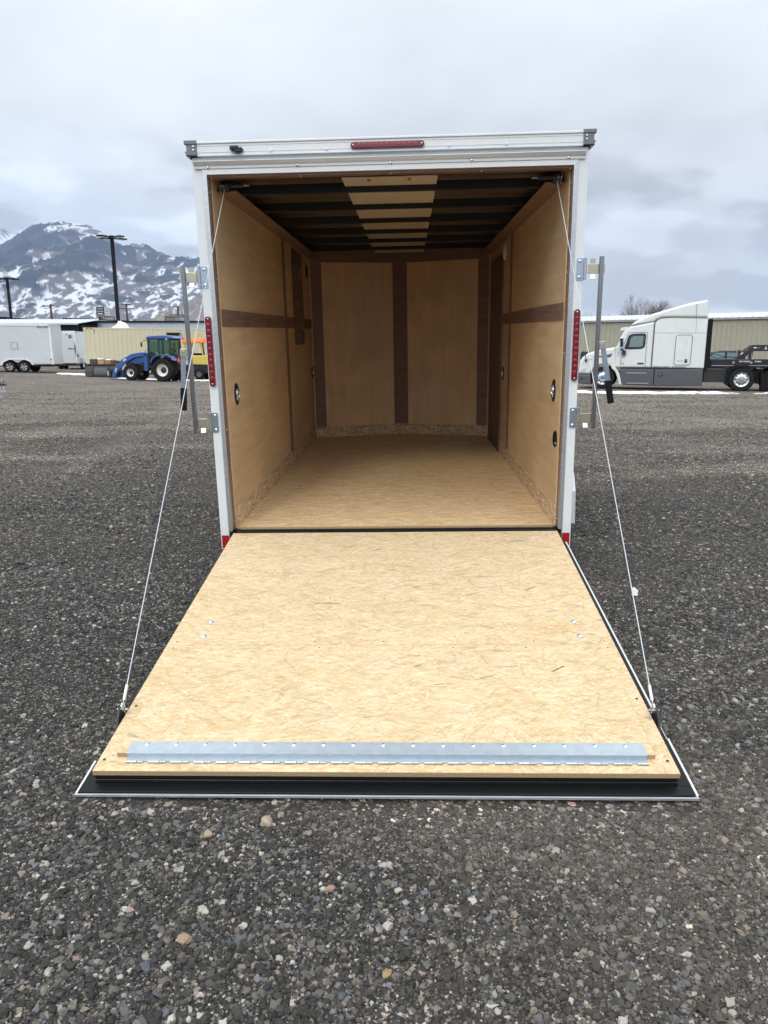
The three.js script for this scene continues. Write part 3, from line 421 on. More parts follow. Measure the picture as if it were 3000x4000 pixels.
  for (const s of [-1, 1]) {
    const a = [s * 0.922, 1.965, -0.115], b = rp(s * 0.979, 0.045, 1.803), c = mesh('ramp_cable', cyl(a, b, 0.0021, 0.0021, 6), mCable, T);
    const k = t => [lerp(b[0], a[0], t), lerp(b[1], a[1], t), lerp(b[2], a[2], t)];
    mesh('ferrule', cyl(k(0.006), k(0.026), 0.0062, 0.0062, 10), mBolt, c);
    mesh('eye', clean(new THREE.TorusGeometry(0.012, 0.004, 8, 16)).rotateY(Math.PI / 2).translate(...k(-0.002)), mBolt, c);
    if (s > 0) { const q = k(0.155); mesh('paper_tag', [ext([[0, -0.016], [0.02, -0.008], [0.024, 0.002], [0.009, 0.015], [0, 0.013]], -0.003, 0.003, 0.001).translate(...q), ext([[0.003, -0.014], [0.018, -0.018], [0.022, -0.009]], 0.003, 0.007).translate(...q)], M([0.8, 0.8, 0.82], 0.6), c); }
  }
}
// a sheet of paper left on the trailer floor
{
  const g = new THREE.PlaneGeometry(0.28, 0.216, 14, 10); g.rotateX(-Math.PI / 2); const p = g.attributes.position; for (let i = 0; i < p.count; i++) p.setY(i, 0.001 + 0.006 * Math.max(0, nz(p.getX(i) * 7, p.getZ(i) * 7, 2)) + 0.010 * ss(0.08, 0.14, p.getX(i))); g.computeVertexNormals();
  const o = single('paper_sheet', clean(g), M([0.62, 0.57, 0.5], 0.8, 0, { side: THREE.DoubleSide }), 'loose sheet of paper lying on the trailer floor near the nose', 'paper', [0, 0, 0], 0, undefined, true);
  T.updateMatrixWorld(true); const q = V(0.583, 0.0012, -3.345).applyMatrix4(T.matrixWorld); o.position.copy(q); o.rotation.order = 'YXZ'; o.rotation.set(0.03136, 0.75, 0.0);
  o.quaternion.copy(T.quaternion).multiply(new THREE.Quaternion().setFromAxisAngle(V(0, 1, 0), 0.6));
}
// ---------------------------------------------------------------- far mountains
{
  const tab = [[-6500, 300], [-5200, 520], [-4300, 640], [-3800, 800], [-3460, 905], [-3228, 1040], [-3109, 1072], [-2969, 1088], [-2829, 1080], [-2712, 1060], [-2571, 1000], [-2452, 930], [-2290, 895], [-2112, 855], [-1996, 820], [-1797, 815], [-1400, 760], [-900, 620], [0, 420], [1200, 200], [2200, 60], [3000, 0]];
  const H = x => { if (x <= tab[0][0]) return tab[0][1]; for (let i = 1; i < tab.length; i++) if (x < tab[i][0]) { const t = (x - tab[i - 1][0]) / (tab[i][0] - tab[i - 1][0]); return lerp(tab[i - 1][1], tab[i][1], t); } return 0; };
  const ridged = (x, z, o) => { let s = 0, a = 0.55, w = 1; for (let i = 0; i < o; i++) { let n = 1 - Math.abs(nz(x, z, 3.7 + i * 5.1)) * 2.1; n = Math.max(0, n); n *= n * w; w = Math.min(1, n * 1.8); s += n * a; x = x * 2.07 + 1.3; z = z * 2.07 - 0.7; a *= 0.52; } return s; };
  const range = (name, label, xs, z0, z1, nzr, hf, cf) => {
    const nx = xs.length, pos = [], col = [], idx = [];
    for (let j = 0; j < nzr; j++) for (let i = 0; i < nx; i++) { const z = lerp(z0, z1, j / (nzr - 1)), x = xs[i] * lerp(0.55, 1.04, (z - z0) / (z1 - z0)); pos.push(x, hf(x, z), z); col.push(0, 0, 0); }
    for (let j = 0; j < nzr - 1; j++) for (let i = 0; i < nx - 1; i++) { const a = j * nx + i, b = a + 1, c = a + nx, d = c + 1; idx.push(a, b, c, b, d, c); }
    const g = new THREE.BufferGeometry(); g.setAttribute('position', new THREE.Float32BufferAttribute(pos, 3)); g.setIndex(idx); g.computeVertexNormals();
    const nn = g.attributes.normal; for (let i = 0; i < nx * nzr; i++) { const c = cf(pos[i * 3], pos[i * 3 + 1], pos[i * 3 + 2], nn.getX(i), nn.getY(i), nn.getZ(i)); col[i * 3] = c[0]; col[i * 3 + 1] = c[1]; col[i * 3 + 2] = c[2]; }
    g.setAttribute('color', new THREE.Float32BufferAttribute(col, 3));
    const o = new THREE.Mesh(g, new THREE.MeshStandardMaterial({ roughness: 0.95, vertexColors: true })); o.name = name; o.userData = { kind: 'structure', label }; scene.add(o);
  };
  const zr = -6270, zf = -3100;
  const hf = (x, z) => { const s = (z - zf) / (zr - zf); if (s <= 0) return -5; const xr = x / lerp(0.55, 1, Math.min(1, s)); const t = Math.min(1, s), back = s > 1 ? Math.max(0, 1 - (s - 1) * 1.6) : 1;
    const wx = x + 190 * fbm(x / 700, z / 700, 3, 2), wz = z + 120 * fbm(x / 500 + 5, z / 500, 3, 6), sp1 = ridged(wx / 560 + 0.25 * wz / 560, wz / 1300, 3), sp2 = fbm(x / 110, z / 150, 4, 1) + 0.5 * (ridged(wx / 190, wz / 260, 2) - 0.4);
    const base = H(xr) * Math.pow(t, 1.12) * back, k = Math.pow(Math.sin(Math.PI * Math.min(1, t * 0.93 + 0.04)), 0.8);
    return base + k * (250 * (sp1 - 0.33)) * (s > 1 ? back : 1) + sp2 * 36 * Math.min(1, t * 4) + (t > 0.9 ? 14 * fbm(x / 26, z / 26, 2, 5) : 0); };
  const xs = []; for (let x = -7500; x < -4100; x += 50) xs.push(x); for (let x = -4100; x < -1500; x += 8) xs.push(x); for (let x = -1500; x <= 3200; x += 60) xs.push(x);
  range('mountain', 'broad mountain with snow streaks, dark conifer belts and brown brush', xs, zf, zr - 420, 540, hf, (x, y, z, a, b, c) => {
    const e = y / 1080, asp = a / Math.hypot(a, c, 0.05), f1 = fbm(x / 480 + 3, y / 330 + z / 900, 4, 4), f2 = fbm(x / 120 + 0.3 * y / 120, y / 95 + z / 1100, 5, 7), f3 = fbm(x / 44 + 4, y / 36 + z / 500, 4, 9);
    const belt = ss(0.42, 0.56, e + 0.10 * f1) * (1 - ss(0.80, 0.96, e + 0.12 * f2));
    const upl = ss(-2300, -2900, x) * ss(0.42, 0.55, e) * (1 - ss(0.86, 0.95, e)); const forest = ss(0.04, 0.11, 0.30 * upl + f1 * 0.9 + 0.26 * belt + asp * 0.16 + f2 * 0.95 + f3 * 0.35 - 0.2);
    const snow = ss(0.02, 0.09, f2 * 0.8 + f3 * 1.35 - asp * 0.10 + fbm(x / 330 + 7, z / 420, 3, 12) * 0.6 + 0.12 * ss(0.78, 0.95, e) + 0.12 - 0.30 * (1 - ss(0.08, 0.32, e)));
    let r = lerp(0.105, 0.15, f3 + 0.5), g2 = r * 0.84, bl = r * 0.80;
    r = lerp(r, 0.72, snow * 0.8); g2 = lerp(g2, 0.74, snow * 0.8); bl = lerp(bl, 0.78, snow * 0.8);
    const tree = forest * ss(-0.34, -0.12, f3 + 0.25 * f2 + 0.1 * belt); return [lerp(r, 0.02, tree), lerp(g2, 0.027, tree), lerp(bl, 0.031, tree)];
  });
  const xs2 = []; for (let x = -6500; x <= -600; x += 18) xs2.push(x);
  range('mountain_001', 'snowy far ridge half lost in cloud behind the mountain', xs2, -6500, -7300, 50, (x, z) => { const s = (z + 6500) / -600, t = Math.min(1, s), bk = s > 1 ? 1 - (s - 1) * 0.5 : 1; return t * bk * (lerp(1265, 700, ss(-4050, -3200, x)) * (1 - 0.12 * ss(-2400, -1500, x)) + 120 * (ridged(x / 600, z / 1000, 4) - 0.4)); },
    (x, y, z, a) => { const s = ss(-0.15, 0.25, fbm(x / 160, y / 120 + z / 200, 5, 3) + 0.12 - a * 0.2); return [lerp(0.06, 0.74, s), lerp(0.06, 0.76, s), lerp(0.07, 0.8, s)]; });
  // brown foothill in front, low on the right of it
  const xs3 = []; for (let x = -2600; x <= 900; x += 9) xs3.push(x);
  const fh = (x, z) => { const u = (x + 470) / 900, v = (z + 3350) / 760, d = Math.hypot(u, v); return Math.max(-6, 430 * Math.exp(-d * d * 1.6) * (1 + 0.35 * (ridged(x / 300, z / 300, 4) - 0.5)) - 30 + 16 * fbm(x / 60, z / 60, 4)); };
  range('foothill', 'brown brushy foothill with thin snow in front of the mountain', xs3, -2300, -4100, 110, fh, (x, y, z, a) => { const f = fbm(x / 26, y / 20 + z / 34, 4, 5), s = ss(0.2, 0.4, f - a * 0.25 + fbm(x / 200, z / 200, 3, 2) * 0.4), k = 0.16 + 0.09 * fbm(x / 12, y / 12, 3, 8); return [lerp(k * 1.05, 0.66, s * 0.7), lerp(k * 0.84, 0.68, s * 0.7), lerp(k * 0.72, 0.72, s * 0.7)]; });
}

// ---------------------------------------------------------------- shared background materials
const mSteelWhite = M([0.56, 0.585, 0.61], 0.4, 0, { map: dirt }), mCream = M([0.58, 0.53, 0.375], 0.55, 0, { map: dirt }), mBeige = M([0.36, 0.345, 0.27], 0.6, 0, { map: dirt }), mRoofWhite = M([0.70, 0.73, 0.76], 0.45, 0.1, { map: dirt }), mDarkWall = P([0.012, 0.012, 0.014], 0.75, 0, { specularIntensity: 0.4 }), mBlueGrey = M([0.42, 0.47, 0.52], 0.55, 0, { map: dirt }), mSnow = M([0.86, 0.88, 0.92], 0.85), mWood = M([0.13, 0.085, 0.055], 0.9, 0, { map: dirt }), mWoodFresh = M([0.48, 0.30, 0.14], 0.85, 0, { map: streak }), mTruckWhite = P([0.68, 0.695, 0.685], 0.22, 0, { clearcoat: 0.8, clearcoatRoughness: 0.08, map: dirt }), mTruckGrey = M([0.075, 0.08, 0.088], 0.5, 0, { map: dirt }), mChrome = M([0.8, 0.81, 0.83], 0.14, 1.0), mBlueTr = P([0.026, 0.088, 0.30], 0.3, 0, { clearcoat: 0.6, map: dirt }), mRimWhite = M([0.74, 0.72, 0.65], 0.45), mYellow = P([0.62, 0.47, 0.10], 0.4, 0, { clearcoat: 0.3, map: dirt }), mOrange = M([0.75, 0.17, 0.02], 0.7), mBark = M([0.14, 0.085, 0.062], 0.95), mPole = M([0.085, 0.055, 0.038], 0.95), mBlackPaint = P([0.012, 0.012, 0.015], 0.25, 0, { clearcoat: 0.5 }), mGlassTint = P([0.50, 0.66, 0.58], 0.03, 0, { transmission: 1, thickness: 0, side: THREE.DoubleSide }), mGlassCab = P([0.30, 0.36, 0.36], 0.04, 0, { transmission: 0.75, thickness: 0 });
function letters(text, w, h, col, parent, pos, rotY = 0, font = 'bold 100px sans-serif', rotZ = 0, name = 'lettering') {
  const t = ctex(1024, Math.max(64, Math.round(1024 * h / w)), (x, W, Hh) => { x.fillStyle = '#000'; x.fillRect(0, 0, W, Hh); x.fillStyle = '#fff'; const ls = text.split('\n'), lh = Hh / ls.length; x.textAlign = 'center'; x.textBaseline = 'middle'; ls.forEach((l, i) => { x.font = font.replace('100px', Math.round(lh * 0.86) + 'px'); const mw = x.measureText(l).width; x.save(); x.translate(W / 2, lh * (i + 0.5)); x.scale(Math.min(1.6, W * 0.98 / Math.max(1, mw)), 1); x.fillText(l, 0, 0); x.restore(); }); }, null, false);
  const m = M(col, 0.5, 0, { alphaMap: t, transparent: true, alphaTest: 0.4 }); const g = clean(new THREE.PlaneGeometry(w, h)); g.rotateZ(rotZ).rotateY(rotY).translate(...pos); return mesh(name, g, m, parent, true);
}
// a road wheel lying in the xy plane, outer face towards +z
function roadWheel(parent, [x, y, z], r, w, rimR, style, rimM, side = 1, name = 'wheel') {
  const g = pgroup(name, parent, [x, y, z]), q = [[rimR * 0.97, -w / 2 * 0.9], [r * 0.86, -w / 2], [r * 0.965, -w * 0.42], [r, -w * 0.25], [r, w * 0.25], [r * 0.965, w * 0.42], [r * 0.86, w / 2], [rimR * 0.97, w / 2 * 0.9]];
  const tg = [lathe(q, 36).rotateX(Math.PI / 2)];
  if (style === 'tractor') for (let i = 0; i < 18; i++) for (const s of [-1, 1]) tg.push(bx(w * 0.56, r * 0.075, r * 0.085, 0, 0, 0, 0).rotateY(Math.PI / 2).rotateX(s * 0.62).translate(0, r * 1.005, s * w * 0.24).rotateZ((i + (s > 0 ? 0.5 : 0)) / 18 * Math.PI * 2));
  mesh('tyre', tg, mRubber, g);
  const f = side * 1, rg = p => lathe(p, 32).rotateX(f > 0 ? Math.PI / 2 : -Math.PI / 2);
  if (style === 'truck') { mesh('rim', [rg([[rimR, w * 0.46], [rimR * 0.9, w * 0.40], [rimR * 0.86, w * 0.22], [rimR * 0.7, w * 0.30], [rimR * 0.5, w * 0.34], [rimR * 0.42, w * 0.36], [0, w * 0.36]])], mChrome, g);
    for (let i = 0; i < 10; i++) { const a = i / 10 * 6.283; mesh('hand_hole', cyl([Math.cos(a) * rimR * 0.72, Math.sin(a) * rimR * 0.72, f * w * 0.285], [Math.cos(a) * rimR * 0.72, Math.sin(a) * rimR * 0.72, f * w * 0.315], rimR * 0.085, undefined, 8), mBlack, g); mesh('wheel_nut', cyl([Math.cos(a + 0.3) * rimR * 0.49, Math.sin(a + 0.3) * rimR * 0.49, f * w * 0.33], [Math.cos(a + 0.3) * rimR * 0.49, Math.sin(a + 0.3) * rimR * 0.49, f * w * 0.42], rimR * 0.05, undefined, 6), mChrome, g); } }
  else if (style === 'tractor') { mesh('rim', [rg([[rimR, w * 0.44], [rimR * 0.92, w * 0.40], [rimR * 0.84, w * 0.12], [rimR * 0.55, w * 0.10], [rimR * 0.36, w * 0.05]])], rimM, g); mesh('hub', [rg([[rimR * 0.48, w * 0.11], [rimR * 0.4, w * 0.2], [rimR * 0.2, w * 0.24], [0, w * 0.24]])], mBlack, g); for (let i = 0; i < 6; i++) { const a = i / 6 * 6.283; mesh('wheel_nut', cyl([Math.cos(a) * rimR * 0.42, Math.sin(a) * rimR * 0.42, f * w * 0.12], [Math.cos(a) * rimR * 0.42, Math.sin(a) * rimR * 0.42, f * w * 0.24], rimR * 0.06, undefined, 6), mBlack, g); } }
  else if (style === 'spoke') { mesh('rim', [rg([[rimR, w * 0.44], [rimR * 0.93, w * 0.42], [rimR * 0.9, w * 0.1], [0, w * 0.06]])], mBlackPaint, g); mesh('rim_ring', [clean(new THREE.TorusGeometry(rimR * 0.95, rimR * 0.025, 6, 28)).translate(0, 0, f * w * 0.44)], mAlu, g); for (let i = 0; i < 6; i++) { const a = i / 6 * 6.283 + 0.25; for (const d of [-0.12, 0.12]) mesh('spoke', cyl([Math.cos(a) * rimR * 0.2, Math.sin(a) * rimR * 0.2, f * w * 0.4], [Math.cos(a + d) * rimR * 0.92, Math.sin(a + d) * rimR * 0.92, f * w * 0.43], rimR * 0.06, rimR * 0.05, 5), mChrome, g); } mesh('hub_cap', cyl([0, 0, f * w * 0.2], [0, 0, f * w * 0.46], rimR * 0.17, rimR * 0.14, 10), mChrome, g); }
  else { mesh('rim', [rg([[rimR, w * 0.44], [rimR * 0.85, w * 0.3], [rimR * 0.5, w * 0.24], [0, w * 0.3]])], rimM, g); }
  return g;
}

// ---------------------------------------------------------------- semi truck on the right
{
  const t = thing('semi_truck', 'white sleeper semi truck facing left, grey side skirts, before the beige warehouse', 'truck', [8.74, gh(8.74, -28.56) + 0.0, -28.56], -0.337);
  const arch = []; for (let i = 0; i <= 12; i++) { const a = lerp(0.12, Math.PI - 0.25, i / 12); arch.push([0.02 + Math.cos(a) * 0.62, 0.46 + Math.sin(a) * 0.62]); }
  mesh('hood', [ext([[-1.05, 0.66], [-1.07, 0.82], [-1.04, 1.2], [-0.93, 1.41], [-0.72, 1.57], [-0.21, 1.73], [0.47, 1.84], [0.52, 1.0], ...arch.slice(1, 12), [-0.56, 0.66]], -2.34, -0.04, 0.09)], mTruckWhite, t);
  mesh('front_fender', ext([[0.34, 1.02], [0.52, 0.95], [0.7, 0.72], [0.84, 0.21], [0.73, 0.21], [0.62, 0.55], [0.52, 0.78], [0.36, 0.92]], -2.4, 0.02, 0.02), mTruckWhite, t);
  const cab = mesh('cab', [ext([[0.47, 0.96], [0.47, 1.84], [0.53, 1.9], [0.77, 2.56], [1.04, 2.72], [1.74, 2.85], [2.0, 2.9], [2.0, 0.96]], -2.36, -0.02, 0.07)], mTruckWhite, t);
  mesh('side_window', ext([[0.88, 1.77], [0.92, 1.98], [1.0, 2.3], [1.14, 2.37], [1.66, 2.37], [1.66, 1.88], [1.54, 1.79]], -0.03, -0.008, 0.004), mGlassDark, cab);
  mesh('window_gasket', tube([[0.88, 1.77, -0.012], [0.92, 1.98, -0.012], [1.0, 2.3, -0.012], [1.14, 2.38, -0.012], [1.67, 2.38, -0.012], [1.67, 1.88, -0.012], [1.54, 1.78, -0.012]], 0.02, 48, 5, true), mBlackMatte, cab);
  mesh('sun_shade', ext([[1.03, 1.84], [1.08, 2.2], [1.2, 2.3], [1.6, 2.3], [1.6, 1.9], [1.5, 1.84]], -0.012, -0.0045, 0.002), M([0.16, 0.22, 0.21], 0.1), cab);
  mesh('windshield', [ext([[0.515, 1.88], [0.53, 1.875], [0.775, 2.55], [0.76, 2.555]], -2.2, -0.16)], mGlassDark, cab);
  mesh('door_seam', tube([[0.71, 1.04, -0.013], [0.73, 1.3, -0.013], [0.8, 1.9, -0.013], [0.98, 2.42, -0.013], [1.1, 2.46, -0.013], [1.72, 2.46, -0.013], [1.76, 2.4, -0.013], [1.75, 1.0, -0.013]], 0.009, 60, 4), mTruckGrey, cab);
  mesh('door_handle', [bx(0.26, 0.07, 0.02, 1.56, 1.13, -0.014, 0.006), bx(0.2, 0.03, 0.03, 1.55, 1.14, -0.004, 0.006)], mBlack, cab);
  mesh('turn_lamp', bx(0.11, 0.05, 0.02, 0.82, 1.13, -0.014, 0.005, 0, 0, -0.7), M([0.7, 0.24, 0.02], 0.3), cab);
  mesh('badge', bx(0.09, 0.07, 0.004, 0.83, 1.42, -0.016, 0.001), M([0.25, 0.35, 0.55], 0.5), cab); mesh('badge', bx(0.08, 0.1, 0.004, 0.6, 1.6, -0.016, 0.001), M([0.5, 0.45, 0.5], 0.5), cab); mesh('badge', bx(0.06, 0.06, 0.004, 0.61, 1.47, -0.016, 0.001), M([0.1, 0.35, 0.6], 0.5), cab);
  mesh('visor', [ext([[0.6, 2.55], [0.66, 2.655], [0.8, 2.69], [1.05, 2.68], [1.03, 2.6], [0.82, 2.57], [0.64, 2.53]], -2.3, -0.03, 0.015)], mTruckWhite, cab);
  mesh('visor_bracket', span(0.78, 0.98, 2.47, 2.57, -0.2, -0.06), mBlack, cab);
  const mir = mesh('mirror', [ext([[0.64, 2.24], [0.80, 2.26], [0.84, 1.76], [0.68, 1.74]], 0.1, 0.32, 0.03)], mChrome, t);
  mesh('mirror_arm', [ext([[0.76, 1.72], [0.92, 1.68], [0.93, 1.5], [0.79, 1.5]], -0.02, 0.14, 0.01), span(0.7, 0.8, 1.68, 1.75, 0.05, 0.25)], mBlack, mir);
  mesh('mirror_back', ext([[0.66, 2.2], [0.78, 2.21], [0.81, 1.85], [0.70, 1.83]], 0.32, 0.326), mBlackGloss, mir);
  const sl = mesh('sleeper', [ext([[2.01, 0.96], [2.01, 2.84], [2.1, 2.98], [2.28, 3.06], [2.7, 3.075], [4.12, 3.03], [4.13, 0.94]], -2.4, 0, 0.05)], mTruckWhite, t);
  mesh('panel_seam', tube([[2.03, 0.98, 0.0], [2.03, 2.8, 0.0], [2.12, 2.96, 0.0], [2.3, 3.04, 0.0], [2.7, 3.055, 0.0], [4.08, 3.01, 0.0]], 0.012, 60, 4), mTruckGrey, sl);
  mesh('panel_seam', [cyl([2.04, 2.43, 0], [4.1, 2.40, 0], 0.006, 0.006, 5), cyl([3.68, 2.42, 0.0], [3.66, 3.02, 0.0], 0.006, 0.006, 5)], mTruckGrey, sl);
  const bd = mesh('bunk_door', ext(rrect(2.94, 3.55, 1.09, 2.31, 0.11), -0.01, 0.008, 0.003), mTruckWhite, sl);
  mesh('door_seam', tube(rrect(2.92, 3.57, 1.07, 2.33, 0.12).getPoints(8).map(p => [p.x, p.y, 0.004]), 0.011, 90, 4, true), mTruckGrey, bd);
  mesh('latch', bx(0.11, 0.16, 0.02, 3.39, 1.25, 0.012, 0.006), mBlack, bd); mesh('reflector_plate', bx(0.09, 0.22, 0.008, 3.33, 2.05, 0.012, 0.003), mSteelWhite, bd); mesh('latch_lever', bx(0.04, 0.05, 0.01, 3.4, 1.29, 0.024, 0.003), mChrome, bd); mesh('maker_plate', bx(0.24, 0.06, 0.003, 3.14, 1.25, 0.0095, 0.001), M([0.42, 0.43, 0.43], 0.5), bd);
  mesh('roof_fairing', [ext([[1.05, 2.76], [1.16, 2.88], [1.3, 2.97], [1.58, 3.11], [1.96, 3.25], [2.65, 3.455], [3.34, 3.64], [4.05, 3.77], [4.12, 3.055], [2.7, 3.10], [2.28, 3.085], [2.08, 3.0], [1.98, 2.92], [1.74, 2.87]], -2.36, -0.03, 0.09)], mTruckWhite, t);
  mesh('fairing_seam', cyl([3.65, 3.05, -0.025], [3.62, 3.6, -0.025], 0.008, 0.008, 5), mTruckGrey, t);
  mesh('rear_extender', [ext([[4.13, 0.95], [4.33, 0.95], [4.31, 2.98], [4.13, 2.97]], -2.3, -0.01, 0.01)], mBlackMatte, t);
  const sk = mesh('side_skirt', [ext([[0.70, 0.9], [0.74, 0.55], [0.86, 0.2], [2.14, 0.17], [2.15, 0.88]], -2.4, -0.005, 0.03), ext([[2.17, 0.88], [2.16, 0.17], [4.12, 0.21], [4.11, 0.91]], -2.4, -0.005, 0.03)], mTruckGrey, t);
  mesh('step', [span(1.0, 1.84, 0.71, 0.735, -0.005, 0.02), span(1.05, 1.95, 0.27, 0.295, -0.005, 0.02)], mAlu, sk); mesh('skirt_panel', [ext(rrect(1.05, 1.85, 0.33, 0.68, 0.04), -0.008, 0.004, 0.002), ext([[2.5, 0.7], [4.05, 0.72], [4.05, 0.36], [3.1, 0.38]], -0.008, 0.004, 0.002)], mTruckGrey, sk); mesh('fuel_cap', cyl([2.42, 0.68, -0.01], [2.42, 0.68, 0.03], 0.08, 0.08, 14), mBlack, sk); mesh('cap_badge', cyl([2.42, 0.68, 0.03], [2.42, 0.68, 0.034], 0.035, 0.035, 12), mChrome, sk);
  mesh('door_sill', span(0.72, 4.1, 0.885, 0.955, -2.35, -0.06), mBlack, t);
  const bp = mesh('bumper', [ext([[-1.09, 0.64], [-0.52, 0.64], [-0.5, 0.2], [-1.0, 0.22], [-1.1, 0.3]], -2.38, -0.02, 0.05)], mTruckGrey, t); mesh('fog_lamp', cyl([-0.9, 0.45, -0.025], [-0.9, 0.45, -0.012], 0.06, 0.06, 12), mBlack, bp);
  mesh('headlight', ext([[-1.03, 0.71], [-0.95, 0.85], [-0.73, 0.93], [-0.79, 0.74]], -0.06, -0.022, 0.008), P([0.55, 0.56, 0.6], 0.1, 0.2, { clearcoat: 1 }), t);
  mesh('hood_vent', ext([[-0.06, 1.45], [0.36, 1.57], [0.28, 1.40], [0.12, 1.38]], -0.06, -0.028, 0.006), mTruckGrey, t); mesh('hood_lamp', bx(0.14, 0.07, 0.02, -0.14, 1.43, -0.035, 0.008), M([0.25, 0.05, 0.02], 0.3), t);
  mesh('hood_mirror', [tube([[-0.95, 1.55, -0.15], [-0.8, 1.5, 0.02], [-0.76, 1.32, 0.06]], 0.018, 12, 5), ball(0.07, -0.76, 1.26, 0.06, 0.8, 1.2, 0.8, 10)], mBlack, t);
  mesh('bug_shield', [ext([[-1.04, 1.58], [-0.98, 1.66], [-0.7, 1.63], [-0.9, 1.50], [-1.05, 1.3]], -2.1, -0.25, 0.01)], mBlack, t);
  mesh('grille', bx(0.04, 0.75, 1.2, -1.06, 1.0, -1.18, 0.01), mChrome, t);
  letters('701', 0.22, 0.09, [0.02, 0.02, 0.02], t, [-0.58, 1.29, -0.033], 0, 'bold 100px sans-serif', 0.08);
  letters('USDOT# 3148995', 0.68, 0.075, [0.02, 0.02, 0.025], t, [2.42, 1.0, 0.003]); letters('GVRW 80,000', 0.56, 0.075, [0.02, 0.02, 0.025], t, [3.13, 1.0, 0.003]);
  roadWheel(t, [0.0, 0.50, -0.17], 0.5, 0.3, 0.3, 'truck', mChrome); roadWheel(t, [0.0, 0.50, -2.2], 0.5, 0.3, 0.3, 'truck', mChrome, -1);
  mesh('hub_cap', cyl([0, 0.5, -0.12], [0, 0.5, 0.0], 0.1, 0.08, 14), M([0.03, 0.18, 0.55], 0.35), t);
  for (const x of [5.62, 6.93]) { roadWheel(t, [x, 0.49, -0.18], 0.5, 0.3, 0.3, 'truck', mChrome); roadWheel(t, [x, 0.49, -2.2], 0.5, 0.3, 0.3, 'truck', mChrome, -1); }
  mesh('wheel_arch', [ext([[5.0, 0.5], [5.06, 0.82], [5.22, 1.04], [5.4, 1.05], [6.3, 1.05], [6.3, 0.98], [5.5, 0.98], [5.2, 0.86], [5.1, 0.45]], -0.62, -0.02), ext([[4.98, 0.3], [5.12, 0.2], [5.16, 0.5], [5.06, 0.7]], -0.5, -0.05)], mBlackMatte, t);
  mesh('frame_rail', [span(4.1, 8.5, 0.55, 0.85, -1.7, -1.6), span(4.1, 8.5, 0.55, 0.85, -0.8, -0.7), span(4.16, 5.02, 0.36, 0.9, -2.0, -0.25), span(6.25, 6.4, 0.3, 0.9, -1.6, -0.8)], mBlack, t);
  const dk = mesh('deck_side', [ext([[4.36, 1.33], [8.5, 1.32], [8.5, 1.02], [4.44, 1.03]], -0.16, -0.05, 0.01), ext([[4.36, 1.33], [8.5, 1.32], [8.5, 1.02], [4.44, 1.03]], -2.3, -2.2, 0.01), span(5.1, 8.5, 1.0, 1.08, -2.2, -0.16), span(5.1, 5.3, 1.0, 1.30, -2.2, -0.16)], mBlackPaint, t);
  mesh('deck_trim', [span(4.42, 5.26, 1.045, 1.075, -0.05, -0.03), span(5.85, 8.4, 1.055, 1.08, -0.05, -0.03)], mChrome, dk);
  letters('Sun Country', 0.42, 0.11, [0.75, 0.77, 0.85], dk, [5.66, 1.24, -0.047], 0, 'italic bold 100px serif'); letters('Trailers', 0.25, 0.10, [0.75, 0.77, 0.85], dk, [6.16, 1.24, -0.047], 0, 'italic bold 100px serif');
  for (const x of [5.25, 5.92]) mesh('marker_lamp', [clean(new THREE.TorusGeometry(0.035, 0.013, 6, 16)).translate(x, 1.19, -0.045)], M([0.6, 0.35, 0.22], 0.4), dk);
  mesh('mud_flap', [ext([[6.33, 0.78], [6.56, 0.79], [6.6, 0.04], [6.38, 0.06]], -0.6, -0.03)], mBlackMatte, t);
  mesh('hose', [tube([[4.32, 1.5, -0.5], [4.6, 1.36, -0.45], [5.1, 1.42, -0.5], [5.5, 1.34, -0.7]], 0.018, 20, 5), tube([[4.32, 1.62, -0.8], [4.8, 1.46, -0.7], [5.3, 1.4, -0.8]], 0.018, 20, 5)], mBlack, t);
  for (const [x, c] of [[4.98, [0.5, 0.03, 0.03]], [5.08, [0.02, 0.3, 0.12]]]) mesh('air_coupling', bx(0.07, 0.06, 0.06, x, 1.30, -0.1, 0.01), M(c, 0.4), t);
}
